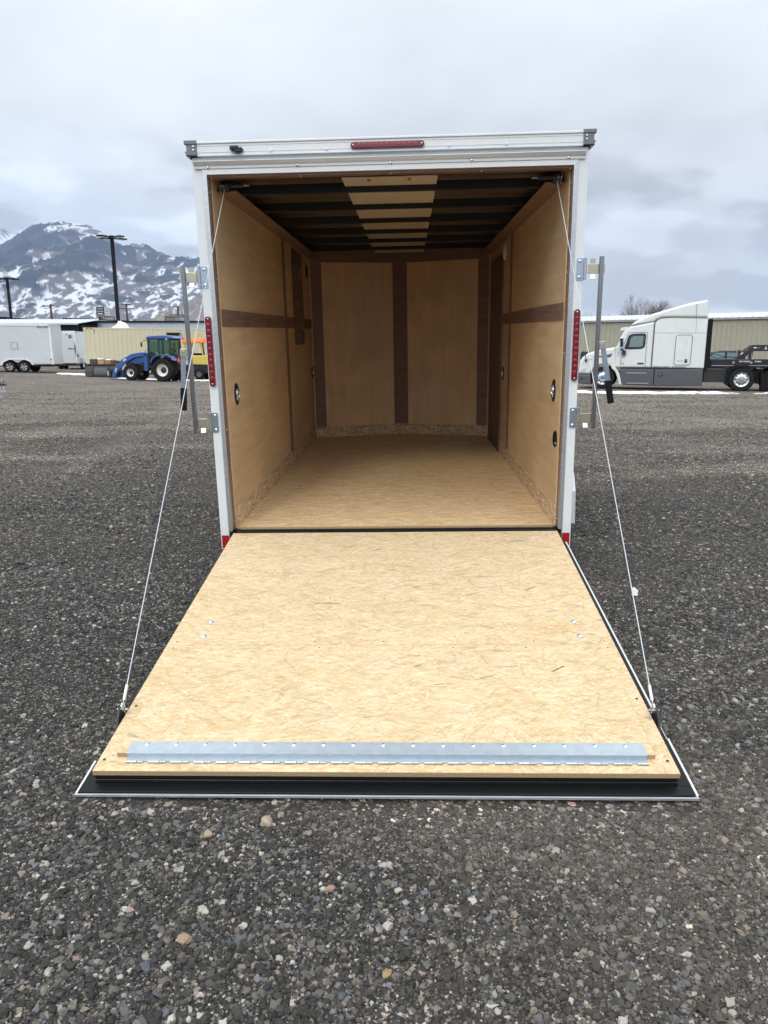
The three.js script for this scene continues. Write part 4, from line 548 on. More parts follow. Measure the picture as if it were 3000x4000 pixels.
// gooseneck trailer coupled over the truck deck
{
  const t = thing('gooseneck_trailer', 'black gooseneck trailer neck with white and red tape above the truck deck', 'trailer', [8.74, gh(8.74, -28.56), -28.56], -0.337);
  mesh('neck_beam', [ext([[5.42, 1.30], [5.42, 1.50], [5.94, 1.92], [10.5, 1.91], [10.5, 1.67], [6.02, 1.66], [5.55, 1.32]], -1.62, -1.42, 0.01), ext([[5.42, 1.30], [5.42, 1.50], [5.94, 1.92], [10.5, 1.91], [10.5, 1.67], [6.02, 1.66], [5.55, 1.32]], -0.62, -0.42, 0.01), span(5.42, 5.52, 1.08, 1.70, -1.4, -0.64)], mBlackPaint, t);
  mesh('coupler_post', [span(5.9, 6.02, 1.085, 1.66, -1.1, -0.9)], mBlack, t);
  for (const [x, y, a, c] of [[5.56, 1.56, 0.67, 0], [5.73, 1.69, 0.67, 1], [6.04, 1.80, 0, 0], [6.17, 1.80, 0, 1]]) mesh('tape_strip', bx(0.12, 0.04, 0.004, x, y, -0.4175, 0, 0, 0, a), c ? M([0.4, 0.02, 0.02], 0.4) : M([0.75, 0.76, 0.8], 0.35), t);
  letters('LOAD', 0.62, 0.17, [0.62, 0.68, 0.85], t, [6.68, 1.79, -0.416], 0, 'italic bold 100px sans-serif');
  srand(3); for (let i = 0; i < 7; i++) mesh('hose', tube([[5.55 + i * 0.06, 1.36 + 0.04 * i, -0.5], [5.62 + i * 0.07, 1.14 + rr(0, 0.08), -0.4], [5.85 + i * 0.04, 1.16 + rr(0, 0.1), -0.5], [5.98, 1.5, -0.6]], 0.012, 14, 4), i % 3 ? mBlack : M([0.5, 0.48, 0.45], 0.5), t);
  mesh('deck', [span(10.3, 17.0, 0.85, 1.05, -2.3, -0.1), span(10.3, 10.5, 0.85, 1.9, -1.7, -0.4)], mBlackPaint, t);
  for (const x of [13.6, 14.5]) for (const z of [-0.2, -2.2]) roadWheel(t, [x, 0.40, z], 0.4, 0.25, 0.21, 'plain', mSteelWhite, z > -1 ? 1 : -1);
}
// dark pickup parked behind the truck deck
{
  const t = thing('pickup_truck', 'dark pickup parked behind the truck deck, only roof and windows showing', 'car', [17.6, gh(17.6, -36.5), -36.5], -0.3);
  const ar = cx => { const a = []; for (let i = 0; i <= 8; i++) { const q = Math.PI * i / 8; a.push([cx - Math.cos(q) * 0.44, 0.4 + Math.sin(q) * 0.44]); } return a; };
  mesh('body', [ext([[-3.1, 0.45], [-3.15, 0.95], [-2.9, 1.08], [-1.35, 1.16], [2.5, 1.18], [2.55, 0.5], ...ar(1.65).reverse(), ...ar(-2.15).reverse()], -1.95, 0, 0.06)], mBlackPaint, t);
  const c = mesh('cab', [ext([[-1.45, 1.14], [-0.75, 1.66], [-0.45, 1.74], [0.75, 1.74], [0.85, 1.66], [0.92, 1.14]], -1.85, -0.1, 0.06)], mBlackPaint, t);
  mesh('side_window', ext([[-1.12, 1.22], [-0.66, 1.6], [-0.15, 1.62], [-0.15, 1.22]], -0.11, -0.095, 0.003), P([0.16, 0.24, 0.26], 0.06, 0, { clearcoat: 1 }), c); mesh('side_window', ext([[-0.05, 1.22], [-0.05, 1.62], [0.66, 1.6], [0.74, 1.22]], -0.11, -0.095, 0.003), P([0.14, 0.2, 0.22], 0.06, 0, { clearcoat: 1 }), c);
  mesh('door_handle', [bx(0.2, 0.04, 0.03, -0.3, 1.05, 0.005, 0.008), bx(0.2, 0.04, 0.03, 0.6, 1.05, 0.005, 0.008)], mChrome, t);
  mesh('mirror', bx(0.1, 0.18, 0.2, -1.05, 1.25, 0.12, 0.04), mBlack, t);
  for (const x of [-2.15, 1.65]) { roadWheel(t, [x, 0.38, -0.12], 0.38, 0.25, 0.23, 'spoke', mAlu); roadWheel(t, [x, 0.38, -1.83], 0.38, 0.25, 0.23, 'spoke', mAlu, -1); }
}
// warehouse behind the truck
{
  const t = thing('warehouse', 'long beige ribbed metal warehouse with low white roof behind the truck', 'building', [12.6, gh(12.6, -50), -50.04], -0.5), h = 3.80 - gh(12.6, -50), p = [];
  const L0 = -14, L1 = 34; for (let x = L0; x < L1; x += 0.305) p.push([x, 0], [x + 0.20, 0], [x + 0.22, 0.05], [x + 0.283, 0.05]); p.push([L1, 0], [L1, -0.06], [L0, -0.06]);
  mesh('wall', ext(p.map(q => [q[0], -q[1]]), 0, h).rotateX(-Math.PI / 2), mBeige, t);
  const p2 = []; for (let x = L0 - 0.3; x < L1; x += 0.4) p2.push([x, 0], [x + 0.28, 0], [x + 0.31, 0.06], [x + 0.36, 0.06]); p2.push([L1, 0], [L1, -0.04], [L0 - 0.3, -0.04]);
  const rf = ext(p2, -0.3, 9.5).rotateX(0); rf.applyMatrix4(new THREE.Matrix4().makeScale(1, 1, -1)); { const a = rf.attributes.position; for (let i = 0; i < a.count; i += 3) { const u = [a.getX(i), a.getY(i), a.getZ(i)], v = [a.getX(i + 1), a.getY(i + 1), a.getZ(i + 1)]; a.setXYZ(i, ...v); a.setXYZ(i + 1, ...u); } rf.computeVertexNormals(); } rf.rotateX(0.075).translate(0, h + 0.05, 0); mesh('roof', rf, mRoofWhite, t);
  mesh('gutter', span(L0, L1, h - 0.10, h + 0.02, 0.06, 0.2), mRoofWhite, t);
  mesh('side_wall', [span(L0, L0 + 0.06, 0, h, -9.5, -0.07), span(L1 - 0.06, L1, 0, h, -9.5, -0.07), span(L0, L1, 0, h, -9.6, -9.5)], mBeige, t);
  mesh('base_flashing', span(L0, L1, 0, 0.15, 0.055, 0.08), mDarkWall, t);
}
// bare trees beyond the warehouse
function bareTree(x, z, h, spread, sd, label, depth = 6, mat = mBark) {
  srand(sd); const t = thing('bare_tree', label, 'tree', [x, gh(x, z) * 0, z], 0, 'leafless trees beyond the warehouse'), tr = [], cr = [];
  const grow = (p, d, len, r, k) => { const e = p.clone().addScaledVector(d, len), g = cyl(p.toArray(), e.toArray(), r, r * 0.66, k > depth - 2 ? 7 : 3, true); (k > depth - 1 ? tr : cr).push(g); if (k <= 0) return;
    const n = k > depth - 1 ? 5 : rnd() < 0.6 ? 3 : 2; for (let i = 0; i < n; i++) { const nd = d.clone().add(V(rr(-1, 1) * spread, rr(-0.25, 0.75) * spread * 0.8, rr(-1, 1) * spread)).normalize(); grow(p.clone().lerp(e, i === 0 ? 1 : rr(0.55, 1)), nd, len * rr(0.62, 0.86), r * rr(0.5, 0.68), k - 1); } };
  grow(V(0, 0, 0), V(0.04, 1, 0).normalize(), h * 0.30, h * 0.024, depth);
  mesh('trunk', tr, mat, t); mesh('crown', cr, mat, t); return t;
}
bareTree(26.6, -80, 8.0, 0.72, 51, 'tall bare tree with wide spreading twigs above the warehouse roof', 7);
bareTree(28.9, -81.5, 7.6, 0.85, 57, 'lower bare tree leaning right beside the tall one', 7);
bareTree(22.9, -86, 7.0, 0.85, 62, 'dense reddish bare tree left of the tall one', 7, M([0.15, 0.08, 0.066], 0.95));
bareTree(12.3, -92, 6.6, 0.6, 68, 'thin faint bare tree right beside the trailer post', 6, M([0.11, 0.085, 0.075], 0.95));
// wind-blown snow left on the ground
function snowPatch(pts, h, label, sd) {
  srand(sd); const nx = 70, nzr = 14, pos = [], idx = []; const c = pts;      // c: centre line [x, z, halfwidth]
  for (let i = 0; i <= nx; i++) { const t = i / nx * (c.length - 1), k = Math.min(c.length - 2, Math.floor(t)), f = t - k, x = lerp(c[k][0], c[k + 1][0], f), z = lerp(c[k][1], c[k + 1][1], f), w = lerp(c[k][2], c[k + 1][2], f) * (1 + 1.5 * fbm(i * 0.35, sd, 4) + 0.5 * fbm(i * 1.3, sd, 3)); for (let j = 0; j <= nzr; j++) { const v = j / nzr * 2 - 1, e = Math.max(0, 1 - v * v) * Math.min(1, Math.min(i, nx - i) / 4), zz = z + v * w + 0.35 * fbm(i * 0.6, v * 2, 4, sd), xx = x + 0.1 * fbm(i * 0.7, v * 3 + 4, 3, sd); pos.push(xx, gh(xx, zz) + h * e * (0.7 + 0.8 * fbm(xx * 2.2, zz * 2.2, 3)) - 0.012, zz); } }
  for (let i = 0; i < nx; i++) for (let j = 0; j < nzr; j++) { const a = i * (nzr + 1) + j, b = a + 1, q = a + nzr + 1, d = q + 1; idx.push(a, b, q, b, d, q); }
  const g = new THREE.BufferGeometry(); g.setAttribute('position', new THREE.Float32BufferAttribute(pos, 3)); g.setIndex(idx); g.computeVertexNormals(); const o = new THREE.Mesh(g, mSnow); o.name = numbered('snow'); o.userData = { kind: 'stuff', label, category: 'snow' }; scene.add(o);
}
snowPatch([[4.2, -25.9, 0.25], [6.4, -25.6, 0.55], [7.6, -25.4, 0.5], [9.2, -25.2, 0.75], [10.6, -25.0, 0.55], [12.0, -24.8, 0.3], [13.2, -24.6, 0.1]], 0.10, 'thin white strip of snow in front of the semi truck', 4);
snowPatch([[13.6, -24.5, 0.08], [14.6, -24.2, 0.3], [16.5, -23.8, 0.4]], 0.09, 'short patch of snow beside the truck rear wheels', 9);
snowPatch([[-22.3, -41.0, 0.1], [-21.2, -40.4, 1.0], [-20.0, -40.0, 1.1], [-18.6, -39.4, 1.0], [-17.0, -38.6, 0.7]], 0.08, 'flat white snow patch between white trailer and black bucket', 14);
snowPatch([[-16.5, -36.4, 0.5], [-15.0, -35.9, 0.8], [-13.4, -35.6, 0.7], [-11.6, -35.4, 0.8], [-10.2, -35.5, 0.5]], 0.07, 'snow lying beneath and behind the blue tractor', 17);
// ---------------------------------------------------------------- left side of the lot
// white tandem trailer at the left edge
{
  const t = thing('enclosed_trailer', 'long white enclosed trailer with tandem wheels and small hatch at left edge', 'trailer', [-24.27, gh(-24.27, -40.81), -40.81], 0.2);
  const w = 2.45, arc = [[0.55, 0.49], [0.43, 0.68], [0.17, 0.80], [-0.80, 0.81], [-1.12, 0.66], [-1.26, 0.44]];
  mesh('side_wall', ext([[-8.0, 0.45], [-8.0, 2.97], [1.80, 2.97], [1.80, 0.51], ...arc], -0.05, 0), mSteelWhite, t);
  mesh('body', [span(-8.0, 1.80, 0.52, 2.95, -w, -w + 0.05), span(1.74, 1.80, 0.52, 2.95, -w + 0.05, -0.06), span(-8.0, -7.95, 0.52, 2.95, -w + 0.05, -0.06), span(-7.95, 1.74, 0.50, 0.56, -w + 0.05, -0.9)], mSteelWhite, t);
  mesh('top_rail', [span(-8.0, 1.72, 2.86, 3.0, 0.001, 0.03), span(-8.02, 1.82, 2.96, 3.0, -w, 0.0005)], mAluWhite, t); mesh('corner_cap', span(1.68, 1.84, 2.84, 3.01, -0.1, 0.04, 0.01), mAlu, t);
  mesh('lower_rail', [span(0.62, 1.74, 0.53, 0.60, 0.001, 0.02)], mAlu, t);
  mesh('rear_post', span(1.70, 1.81, 0.5, 2.85, 0.001, 0.02), mWhite, t);
  const hb = mesh('hatch_frame', [span(-0.61, -0.565, 1.44, 1.89, 0.001, 0.025), span(-0.255, -0.21, 1.44, 1.89, 0.001, 0.025), span(-0.565, -0.255, 1.44, 1.485, 0.001, 0.025), span(-0.565, -0.255, 1.845, 1.89, 0.001, 0.025)], mAlu, t); mesh('hatch', span(-0.56, -0.26, 1.49, 1.84, 0.001, 0.012), mSteelWhite, hb); mesh('latch', bx(0.03, 0.05, 0.02, -0.28, 1.66, 0.02, 0.004), mAlu, hb);
  mesh('fender', ext([[0.62, 0.47], [0.48, 0.71], [0.2, 0.86], [-0.83, 0.87], [-1.17, 0.70], [-1.34, 0.42], [-1.26, 0.42], [-1.12, 0.64], [-0.80, 0.79], [0.17, 0.78], [0.42, 0.66], [0.54, 0.47]], 0.001, 0.06), mAluWhite, t);
  mesh('fender_gusset', ext([[-0.62, 0.78], [-0.02, 0.78], [-0.16, 0.68], [-0.32, 0.60], [-0.48, 0.68]], -0.03, 0.02), mAlu, t);
  mesh('wheel_well', [span(-1.25, 0.5, 0.45, 0.86, -0.95, -0.9), ext([[-1.3, 0.84], [0.55, 0.84], [0.55, 0.88], [-1.3, 0.88]], -0.9, -0.06)], mBlackMatte, t);
  mesh('marker_lamp', bx(0.08, 0.08, 0.02, 1.69, 0.81, 0.032, 0.008), mRed, t); mesh('marker_lamp', bx(0.06, 0.05, 0.02, -1.42, 0.62, 0.012, 0.008), M([0.5, 0.2, 0.05], 0.3), t);
  for (const [x, w, h] of [[1.09, 0.09, 0.09], [1.26, 0.2, 0.05], [1.46, 0.08, 0.09], [1.59, 0.16, 0.05]]) mesh('name_badge', bx(w, h, 0.006, x, 2.80, 0.036, 0.002), M([0.13, 0.14, 0.15], 0.4), t);
  for (const x of [0.02, -0.84]) { roadWheel(t, [x, 0.345, -0.1], 0.345, 0.22, 0.215, 'spoke', mAlu); roadWheel(t, [x, 0.345, -2.25], 0.345, 0.22, 0.215, 'spoke', mAlu, -1); }
  mesh('chassis', [span(-7.9, 1.7, 0.36, 0.5, -2.0, -1.9), span(-7.9, 1.7, 0.36, 0.5, -0.6, -0.5)], mBlack, t);
}
// second trailer, seen from its rear corner
{
  const y0 = gh(-24.7, -49.06), t = thing('enclosed_trailer', 'white enclosed trailer with closed rear ramp door and black round logo, left of container', 'trailer', [-24.73, y0, -49.06], 0.06), b = 0.45, top = 2.78;
  mesh('body', [span(-1.72, -1.66, b, top, -4.6, -0.05), span(0.02, 0.08, b, top, -4.6, -0.05), span(-1.66, 0.02, top - 0.05, top, -4.6, -0.05), span(-1.66, 0.02, b, b + 0.05, -4.6, -0.05), span(-1.66, 0.02, b, top, -4.65, -4.6)], mSteelWhite, t);
  mesh('rear_frame', [span(-1.74, -1.64, b, top + 0.02, -0.05, 0.0), span(0.0, 0.1, b, top + 0.02, -0.05, 0.0), span(-1.64, 0.0, top - 0.17, top + 0.02, -0.05, 0.0)], mAluWhite, t);
  const d = mesh('ramp_door', span(-1.64, 0.0, b + 0.02, top - 0.17, -0.045, 0.012, 0.006), mSteelWhite, t);
  mesh('logo', [cyl([-0.26, 2.38, 0.012], [-0.26, 2.38, 0.018], 0.125, 0.125, 24)], mBlack, d); mesh('logo_text', bx(0.17, 0.05, 0.003, -0.26, 2.38, 0.02), M([0.3, 0.3, 0.32], 0.5), d); mesh('round_vent', cyl([-0.5, 2.53, 0.012], [-0.5, 2.53, 0.02], 0.045, 0.045, 14), mBlack, d);
  mesh('lock_handle', [span(-0.42, 0.02, 1.50, 1.545, 0.014, 0.04)], mPipe, d); mesh('handle_grip', span(-0.46, -0.22, 1.497, 1.548, 0.012, 0.045), mBlackMatte, d); mesh('hinge', [span(-1.62, -1.56, 2.1, 2.5, 0.012, 0.05)], mBlack, d);
  mesh('lock_bar', [cyl([0.03, 0.95, 0.06], [0.03, 2.0, 0.06], 0.02)], mPipe, t); mesh('tail_light', span(0.045, 0.085, 1.2, 1.75, 0.001, 0.02), mRedDark, t); mesh('marker_light', span(-1.25, -0.78, top - 0.11, top - 0.07, 0.001, 0.02), mRedDark, t); mesh('reflector', span(0.03, 0.09, b + 0.02, b + 0.09, 0.001, 0.01), mRedTape, t);
  mesh('side_emblem', span(0.08, 0.085, 2.66, 2.71, -0.45, -0.1), M([0.2, 0.2, 0.22], 0.5), t); mesh('side_vent', cyl([0.08, 1.02, -0.28], [0.1, 1.02, -0.28], 0.13, 0.13, 16).scale(1, 1, 1), mBlack, t);
  mesh('fender', [span(0.08, 0.3, 0.46, 0.86, -2.6, -0.75, 0.05)], mSteelWhite, t); mesh('chassis', span(-1.6, 0.0, 0.28, 0.44, -4.5, -0.1), mBlack, t);
  for (const z of [-1.2, -2.1]) for (const s of [-1, 1]) { const g = roadWheel(t, [s < 0 ? -1.62 : 0.02, 0.33, z], 0.33, 0.2, 0.2, 'plain', mAlu, s); g.rotation.y = Math.PI / 2; }
}
// shipping container
{
  const x0 = -20.77, z0 = -41.97, t = thing('shipping_container', 'long cream shipping container with corrugated side behind the blue tractor', 'container', [x0, gh(x0, z0) + 0.02, z0], 0.3), L = 12.19, h = 2.86, p = [];
  for (let x = 0.12; x < L - 0.14; x += 0.278) p.push([x, -0.022], [x + 0.07, -0.022], [x + 0.139, -0.008], [x + 0.209, -0.008]); p.push([L - 0.12, -0.022], [L - 0.12, -0.06], [0.12, -0.06]);
  mesh('side_wall', ext(p.map(q => [q[0], -q[1]]), 0.16, h - 0.1).rotateX(-Math.PI / 2), mCream, t);
  mesh('side_wall', [span(0.12, L - 0.12, 0.16, h - 0.1, -2.44, -2.40)], mCream, t);
  mesh('frame', [span(0, L, h - 0.1, h, -0.06, 0, 0.004), span(0, L, 0, 0.16, -0.06, 0, 0.004), span(0, 0.12, 0.16, h - 0.1, -0.12, 0, 0.004), span(L - 0.12, L, 0.16, h - 0.1, -0.12, 0, 0.004), span(0, L, h - 0.1, h, -2.44, -2.38), span(0, L, 0, 0.16, -2.44, -2.38), span(0, 0.12, 0.16, h - 0.1, -2.44, -2.32), span(L - 0.12, L, 0.16, h - 0.1, -2.44, -2.32)], mCream, t);
  mesh('roof', span(0.02, L - 0.02, h - 0.03, h - 0.01, -2.37, -0.065), mCream, t); mesh('end_wall', [span(0.04, 0.08, 0.05, h - 0.05, -2.31, -0.13)], mCream, t); mesh('end_wall', [span(L - 0.08, L - 0.04, 0.05, h - 0.05, -2.31, -0.13)], mCream, t); mesh('floor', span(0.1, L - 0.1, 0.1, 0.16, -2.36, -0.07), mDarkWall, t);
  for (const x of [-0.005, L - 0.175]) for (const y of [0, h - 0.118]) mesh('corner_casting', span(x, x + 0.18, y - 0.002, y + 0.12, -0.16, 0.006, 0.006), mCream, t);
  mesh('casting_hole', cyl([0.09, 0.06, 0.004], [0.09, 0.06, 0.009], 0.035, 0.035, 10), mDarkWall, t);
  for (let i = 0; i < 3; i++) mesh('hazard_mark', bx(0.11, 0.06, 0.003, 0.24 + i * 0.13, h - 0.05, 0.0025, 0, 0, 0, 0), i % 2 ? M([0.55, 0.42, 0.03], 0.6) : M([0.10, 0.05, 0.02], 0.7), t);
  mesh('rust_stain', ext([[0.60, h - 0.12], [0.68, h - 0.13], [0.67, h - 0.3], [0.645, h - 0.42], [0.62, h - 0.3]], -0.007, -0.0035), M([0.35, 0.22, 0.08], 0.8), t);
  const v = mesh('vent_box', [span(5.12, 5.86, h - 0.58, h - 0.32, -0.02, 0.1), span(5.08, 5.98, h - 0.33, h - 0.27, -0.02, 0.2)], mBlack, t); for (let i = 0; i < 4; i++) mesh('louvre', span(5.16, 5.82, h - 0.55 + i * 0.055, h - 0.53 + i * 0.055, 0.1, 0.115), mBlackMatte, v);
}
// blue tractor with loader arms
{
  const t = thing('tractor', 'blue compact farm tractor with cab and empty loader arms beside the container', 'tractor', [-12.77, gh(-12.77, -32.95) + 0.0, -32.95], -0.16);
  roadWheel(t, [0.04, 0.59, -0.22], 0.585, 0.42, 0.33, 'tractor', mRimWhite); roadWheel(t, [0.04, 0.59, -1.42], 0.585, 0.42, 0.33, 'tractor', mRimWhite, -1);
  roadWheel(t, [-1.88, 0.45, -0.32], 0.41, 0.3, 0.215, 'tractor', mRimWhite); roadWheel(t, [-1.88, 0.45, -1.32], 0.41, 0.3, 0.215, 'tractor', mRimWhite, -1);
  mesh('hood', [ext([[-2.3, 0.80], [-2.35, 1.05], [-2.2, 1.25], [-1.75, 1.41], [-1.2, 1.50], [-0.9, 1.52], [-0.9, 0.95]], -1.14, -0.50, 0.08)], mBlueTr, t);
  mesh('engine', [span(-2.05, -0.85, 0.55, 0.98, -1.02, -0.62), span(-0.9, 0.4, 0.42, 0.85, -1.1, -0.55), span(-1.85, -1.65, 0.4, 0.55, -1.2, -0.45)], mBlack, t);
  letters('NEW HOLLAND', 0.62, 0.09, [0.75, 0.77, 0.82], t, [-1.42, 1.36, -0.494], 0, 'bold 100px sans-serif', 0.2); mesh('hood_stripe', bx(0.06, 0.34, 0.01, -0.98, 1.34, -0.497, 0, 0, 0, 0.1), mSteelWhite, t);
  for (const s of [0, 1]) { const f = mesh('rear_fender', ext([[-0.62, 0.98], [-0.52, 1.17], [-0.36, 1.31], [-0.1, 1.4], [0.36, 1.39], [0.62, 1.27], [0.76, 1.08], [0.69, 1.07], [0.56, 1.21], [0.34, 1.33], [-0.08, 1.34], [-0.32, 1.25], [-0.46, 1.12], [-0.55, 0.96]], s ? -1.66 : -0.46, s ? -1.18 : 0.02, 0.01), mBlueTr, t); if (!s) { mesh('tail_lamp', cyl([0.5, 1.24, 0.015], [0.5, 1.24, 0.03], 0.045, 0.045, 12), mRed, f); mesh('tail_lamp', cyl([0.63, 1.15, 0.015], [0.63, 1.15, 0.03], 0.04, 0.04, 12), M([0.6, 0.1, 0.02], 0.3), f); } }
  const c = mesh('cab_frame', [ext([[-0.86, 0.75], [-0.80, 0.75], [-0.74, 2.16], [-0.82, 2.16]], -0.3, -0.24), ext([[0.0, 1.38], [0.06, 1.38], [0.05, 2.16], [-0.01, 2.16]], -0.3, -0.22), ext([[0.42, 1.36], [0.50, 1.36], [0.46, 2.16], [0.39, 2.16]], -0.3, -0.22), ext([[-0.86, 0.75], [-0.80, 0.75], [-0.74, 2.16], [-0.82, 2.16]], -1.40, -1.34), ext([[0.42, 1.36], [0.50, 1.36], [0.46, 2.16], [0.39, 2.16]], -1.40, -1.34), span(-0.82, 0.46, 2.12, 2.17, -0.3, -0.24), span(-0.82, 0.46, 2.12, 2.17, -1.4, -1.34), span(0.42, 0.5, 1.34, 1.39, -1.34, -0.3), span(-0.86, -0.45, 0.72, 0.78, -0.3, -0.24), span(-0.84, 0.46, 0.68, 0.76, -1.38, -0.32)], mBlack, t);
  mesh('door_pane', ext([[-0.79, 0.80], [-0.73, 2.11], [-0.02, 2.11], [-0.01, 1.42], [-0.14, 1.38], [-0.42, 1.2], [-0.56, 0.95], [-0.6, 0.80]], -0.272, -0.268), mGlassTint, c); mesh('quarter_pane', ext([[0.06, 1.42], [0.05, 2.11], [0.39, 2.11], [0.42, 1.42]], -0.262, -0.258), mGlassTint, c);
  mesh('rear_pane', span(0.445, 0.449, 1.40, 2.12, -1.32, -0.32), mGlassTint, c); mesh('front_pane', span(-0.80, -0.796, 1.5, 2.12, -1.32, -0.32), mGlassTint, c); mesh('far_pane', ext([[-0.79, 0.80], [-0.73, 2.11], [0.39, 2.11], [0.42, 1.40], [-0.42, 1.2], [-0.6, 0.8]], -1.38, -1.376), mGlassTint, c);
  mesh('roof', [ext([[-0.86, 2.17], [-0.9, 2.24], [-0.72, 2.33], [0.1, 2.36], [0.6, 2.31], [0.72, 2.2], [0.68, 2.17]], -1.46, -0.18, 0.04)], mBlueTr, t); mesh('roof_lamp', [ball(0.05, 0.30, 2.15, -0.17, 1.2, 0.7, 0.5, 10)], mSteelWhite, t);
  mesh('seat', [bx(0.45, 0.14, 0.5, -0.05, 1.12, -0.85, 0.04), bx(0.14, 0.55, 0.48, 0.2, 1.42, -0.85, 0.05, 0, 0, -0.15)], mBlackMatte, t); mesh('steering_wheel', [clean(new THREE.TorusGeometry(0.17, 0.018, 6, 18)).rotateX(-1.1).rotateY(-Math.PI / 2).translate(-0.42, 1.42, -0.85), cyl([-0.62, 1.0, -0.85], [-0.43, 1.41, -0.85], 0.03), bx(0.2, 0.35, 0.4, -0.68, 1.15, -0.85, 0.04)], mBlack, t);
  mesh('mirror', [tube([[-0.80, 2.08, -0.26], [-0.92, 2.1, -0.1], [-1.02, 2.0, -0.02], [-1.02, 1.9, 0]], 0.015, 14, 5), bx(0.05, 0.22, 0.13, -1.02, 1.88, 0.0, 0.02)], mBlack, t); mesh('grab_rail', tube([[-0.84, 1.2, -0.22], [-0.94, 1.4, -0.16], [-0.94, 1.55, -0.16], [-0.82, 1.62, -0.22]], 0.014, 14, 5), mBlack, t);
  mesh('step', [span(-0.78, -0.4, 0.36, 0.39, -0.42, -0.16), span(-0.74, -0.70, 0.36, 0.7, -0.36, -0.32), span(-0.46, -0.42, 0.36, 0.7, -0.36, -0.32)], mBlack, t);
  const tri = mesh('slow_sign', extX([[-0.72, 0.98], [-0.36, 0.98], [-0.54, 1.34]], 0.735, 0.742), M([0.62, 0.03, 0.02], 0.5), t); mesh('sign_centre', extX([[-0.66, 1.02], [-0.42, 1.02], [-0.54, 1.26]], 0.7425, 0.746), M([0.95, 0.22, 0.02], 0.5), tri);
  mesh('rear_body', [span(0.40, 0.72, 0.62, 1.34, -1.16, -0.48), bx(0.5, 0.06, 0.06, 0.85, 0.55, -0.6, 0, 0, 0, -0.4), bx(0.5, 0.06, 0.06, 0.85, 0.55, -1.05, 0, 0, 0, -0.4), bx(0.06, 0.5, 0.06, 0.8, 0.75, -0.6, 0, 0, 0, 0.5)], mBlack, t); mesh('hitch_ball', ball(0.05, 1.0, 0.42, -0.83), M([0.35, 0.03, 0.04], 0.5), t);
  for (const z of [-0.42, -1.30]) { const a = mesh('loader_arm', ext([[-0.98, 1.46], [-1.25, 1.5], [-1.82, 1.42], [-2.41, 1.15], [-2.69, 0.86], [-3.01, 0.48], [-3.13, 0.17], [-2.91, 0.17], [-2.76, 0.44], [-2.46, 0.74], [-2.18, 0.98], [-1.72, 1.22], [-1.25, 1.30], [-0.96, 1.28]], z - 0.06, z + 0.06, 0.012), mBlueTr, t); mesh('cylinder', [cyl([-1.19, 0.86, z], [-1.87, 0.94, z], 0.035), cyl([-1.87, 0.94, z], [-2.36, 1.0, z], 0.02)], mBlack, a); mesh('cylinder', [cyl([-2.26, 1.2, z + 0.01], [-2.86, 0.6, z + 0.01], 0.035)], mBlack, a); mesh('decal', bx(0.18, 0.1, 0.004, -2.26, 1.11, z + 0.0635, 0, 0, 0, 0.62), mSteelWhite, a); mesh('decal', bx(0.07, 0.24, 0.004, -2.81, 0.58, z + 0.0635, 0, 0, 0, -0.42), mSteelWhite, a); }
  mesh('loader_tower', [span(-1.15, -0.95, 0.55, 1.46, -0.5, -0.36), span(-1.15, -0.95, 0.55, 1.46, -1.36, -1.22), cyl([-1.05, 1.4, -1.3], [-1.05, 1.4, -0.4], 0.05)], mBlueTr, t);
  const qa = mesh('attach_plate', [bx(0.06, 0.44, 1.1, -3.27, 0.39, -0.86, 0.01, 0, 0, 0.1), span(-3.31, -3.07, 0.2, 0.56, -0.32, -0.28), span(-3.31, -3.07, 0.2, 0.56, -1.44, -1.4), cyl([-3.13, 0.55, -1.4], [-3.13, 0.55, -0.3], 0.03), cyl([-3.13, 0.22, -1.4], [-3.13, 0.22, -0.3], 0.03)], mBlack, t); mesh('sticker', bx(0.06, 0.25, 0.004, -3.23, 0.42, -0.277, 0), mSteelWhite, qa);
}
// loader bucket standing on the ground
{
  const x0 = -18.52, z0 = -36.9, t = thing('loader_bucket', 'black loader bucket lying on the ground left of the tractor', 'bucket', [x0, gh(x0, z0), z0], 0.22);
  const pr = [[0.16, 0.03], [0.10, 0.30], [0.0, 0.52], [-0.12, 0.68], [-0.17, 0.66], [-0.05, 0.48], [0.05, 0.27], [0.10, 0.06], [-0.62, 0.03], [-0.62, 0.0], [0.12, 0.0]], m = M([0.018, 0.018, 0.02], 0.55);
  mesh('shell', extX(pr, 0.0, 1.62), m, t); for (const x of [-0.02, 1.602]) mesh('end_plate', extX([[0.16, 0.0], [0.1, 0.3], [-0.12, 0.68], [-0.2, 0.66], [-0.62, 0.06], [-0.62, 0.0]], x, x + 0.02), m, t);
  for (const x of [0.35, 1.2]) mesh('back_rib', extX([[0.17, 0.08], [0.11, 0.32], [-0.08, 0.66], [-0.02, 0.66], [0.17, 0.36], [0.22, 0.1]], x, x + 0.05), m, t);
  mesh('back_panel', extX([[0.17, 0.12], [0.13, 0.3], [0.03, 0.50], [0.045, 0.51], [0.15, 0.31], [0.19, 0.13]], 0.44, 1.16), M([0.045, 0.045, 0.048], 0.4), t); mesh('top_lip', extX([[-0.2, 0.68], [-0.04, 0.68], [-0.04, 0.72], [-0.22, 0.72]], 0.02, 1.6), M([0.05, 0.05, 0.052], 0.5), t); mesh('cutting_edge', span(-0.02, 1.64, 0.0, 0.025, -0.75, -0.6), mPipe, t);
}
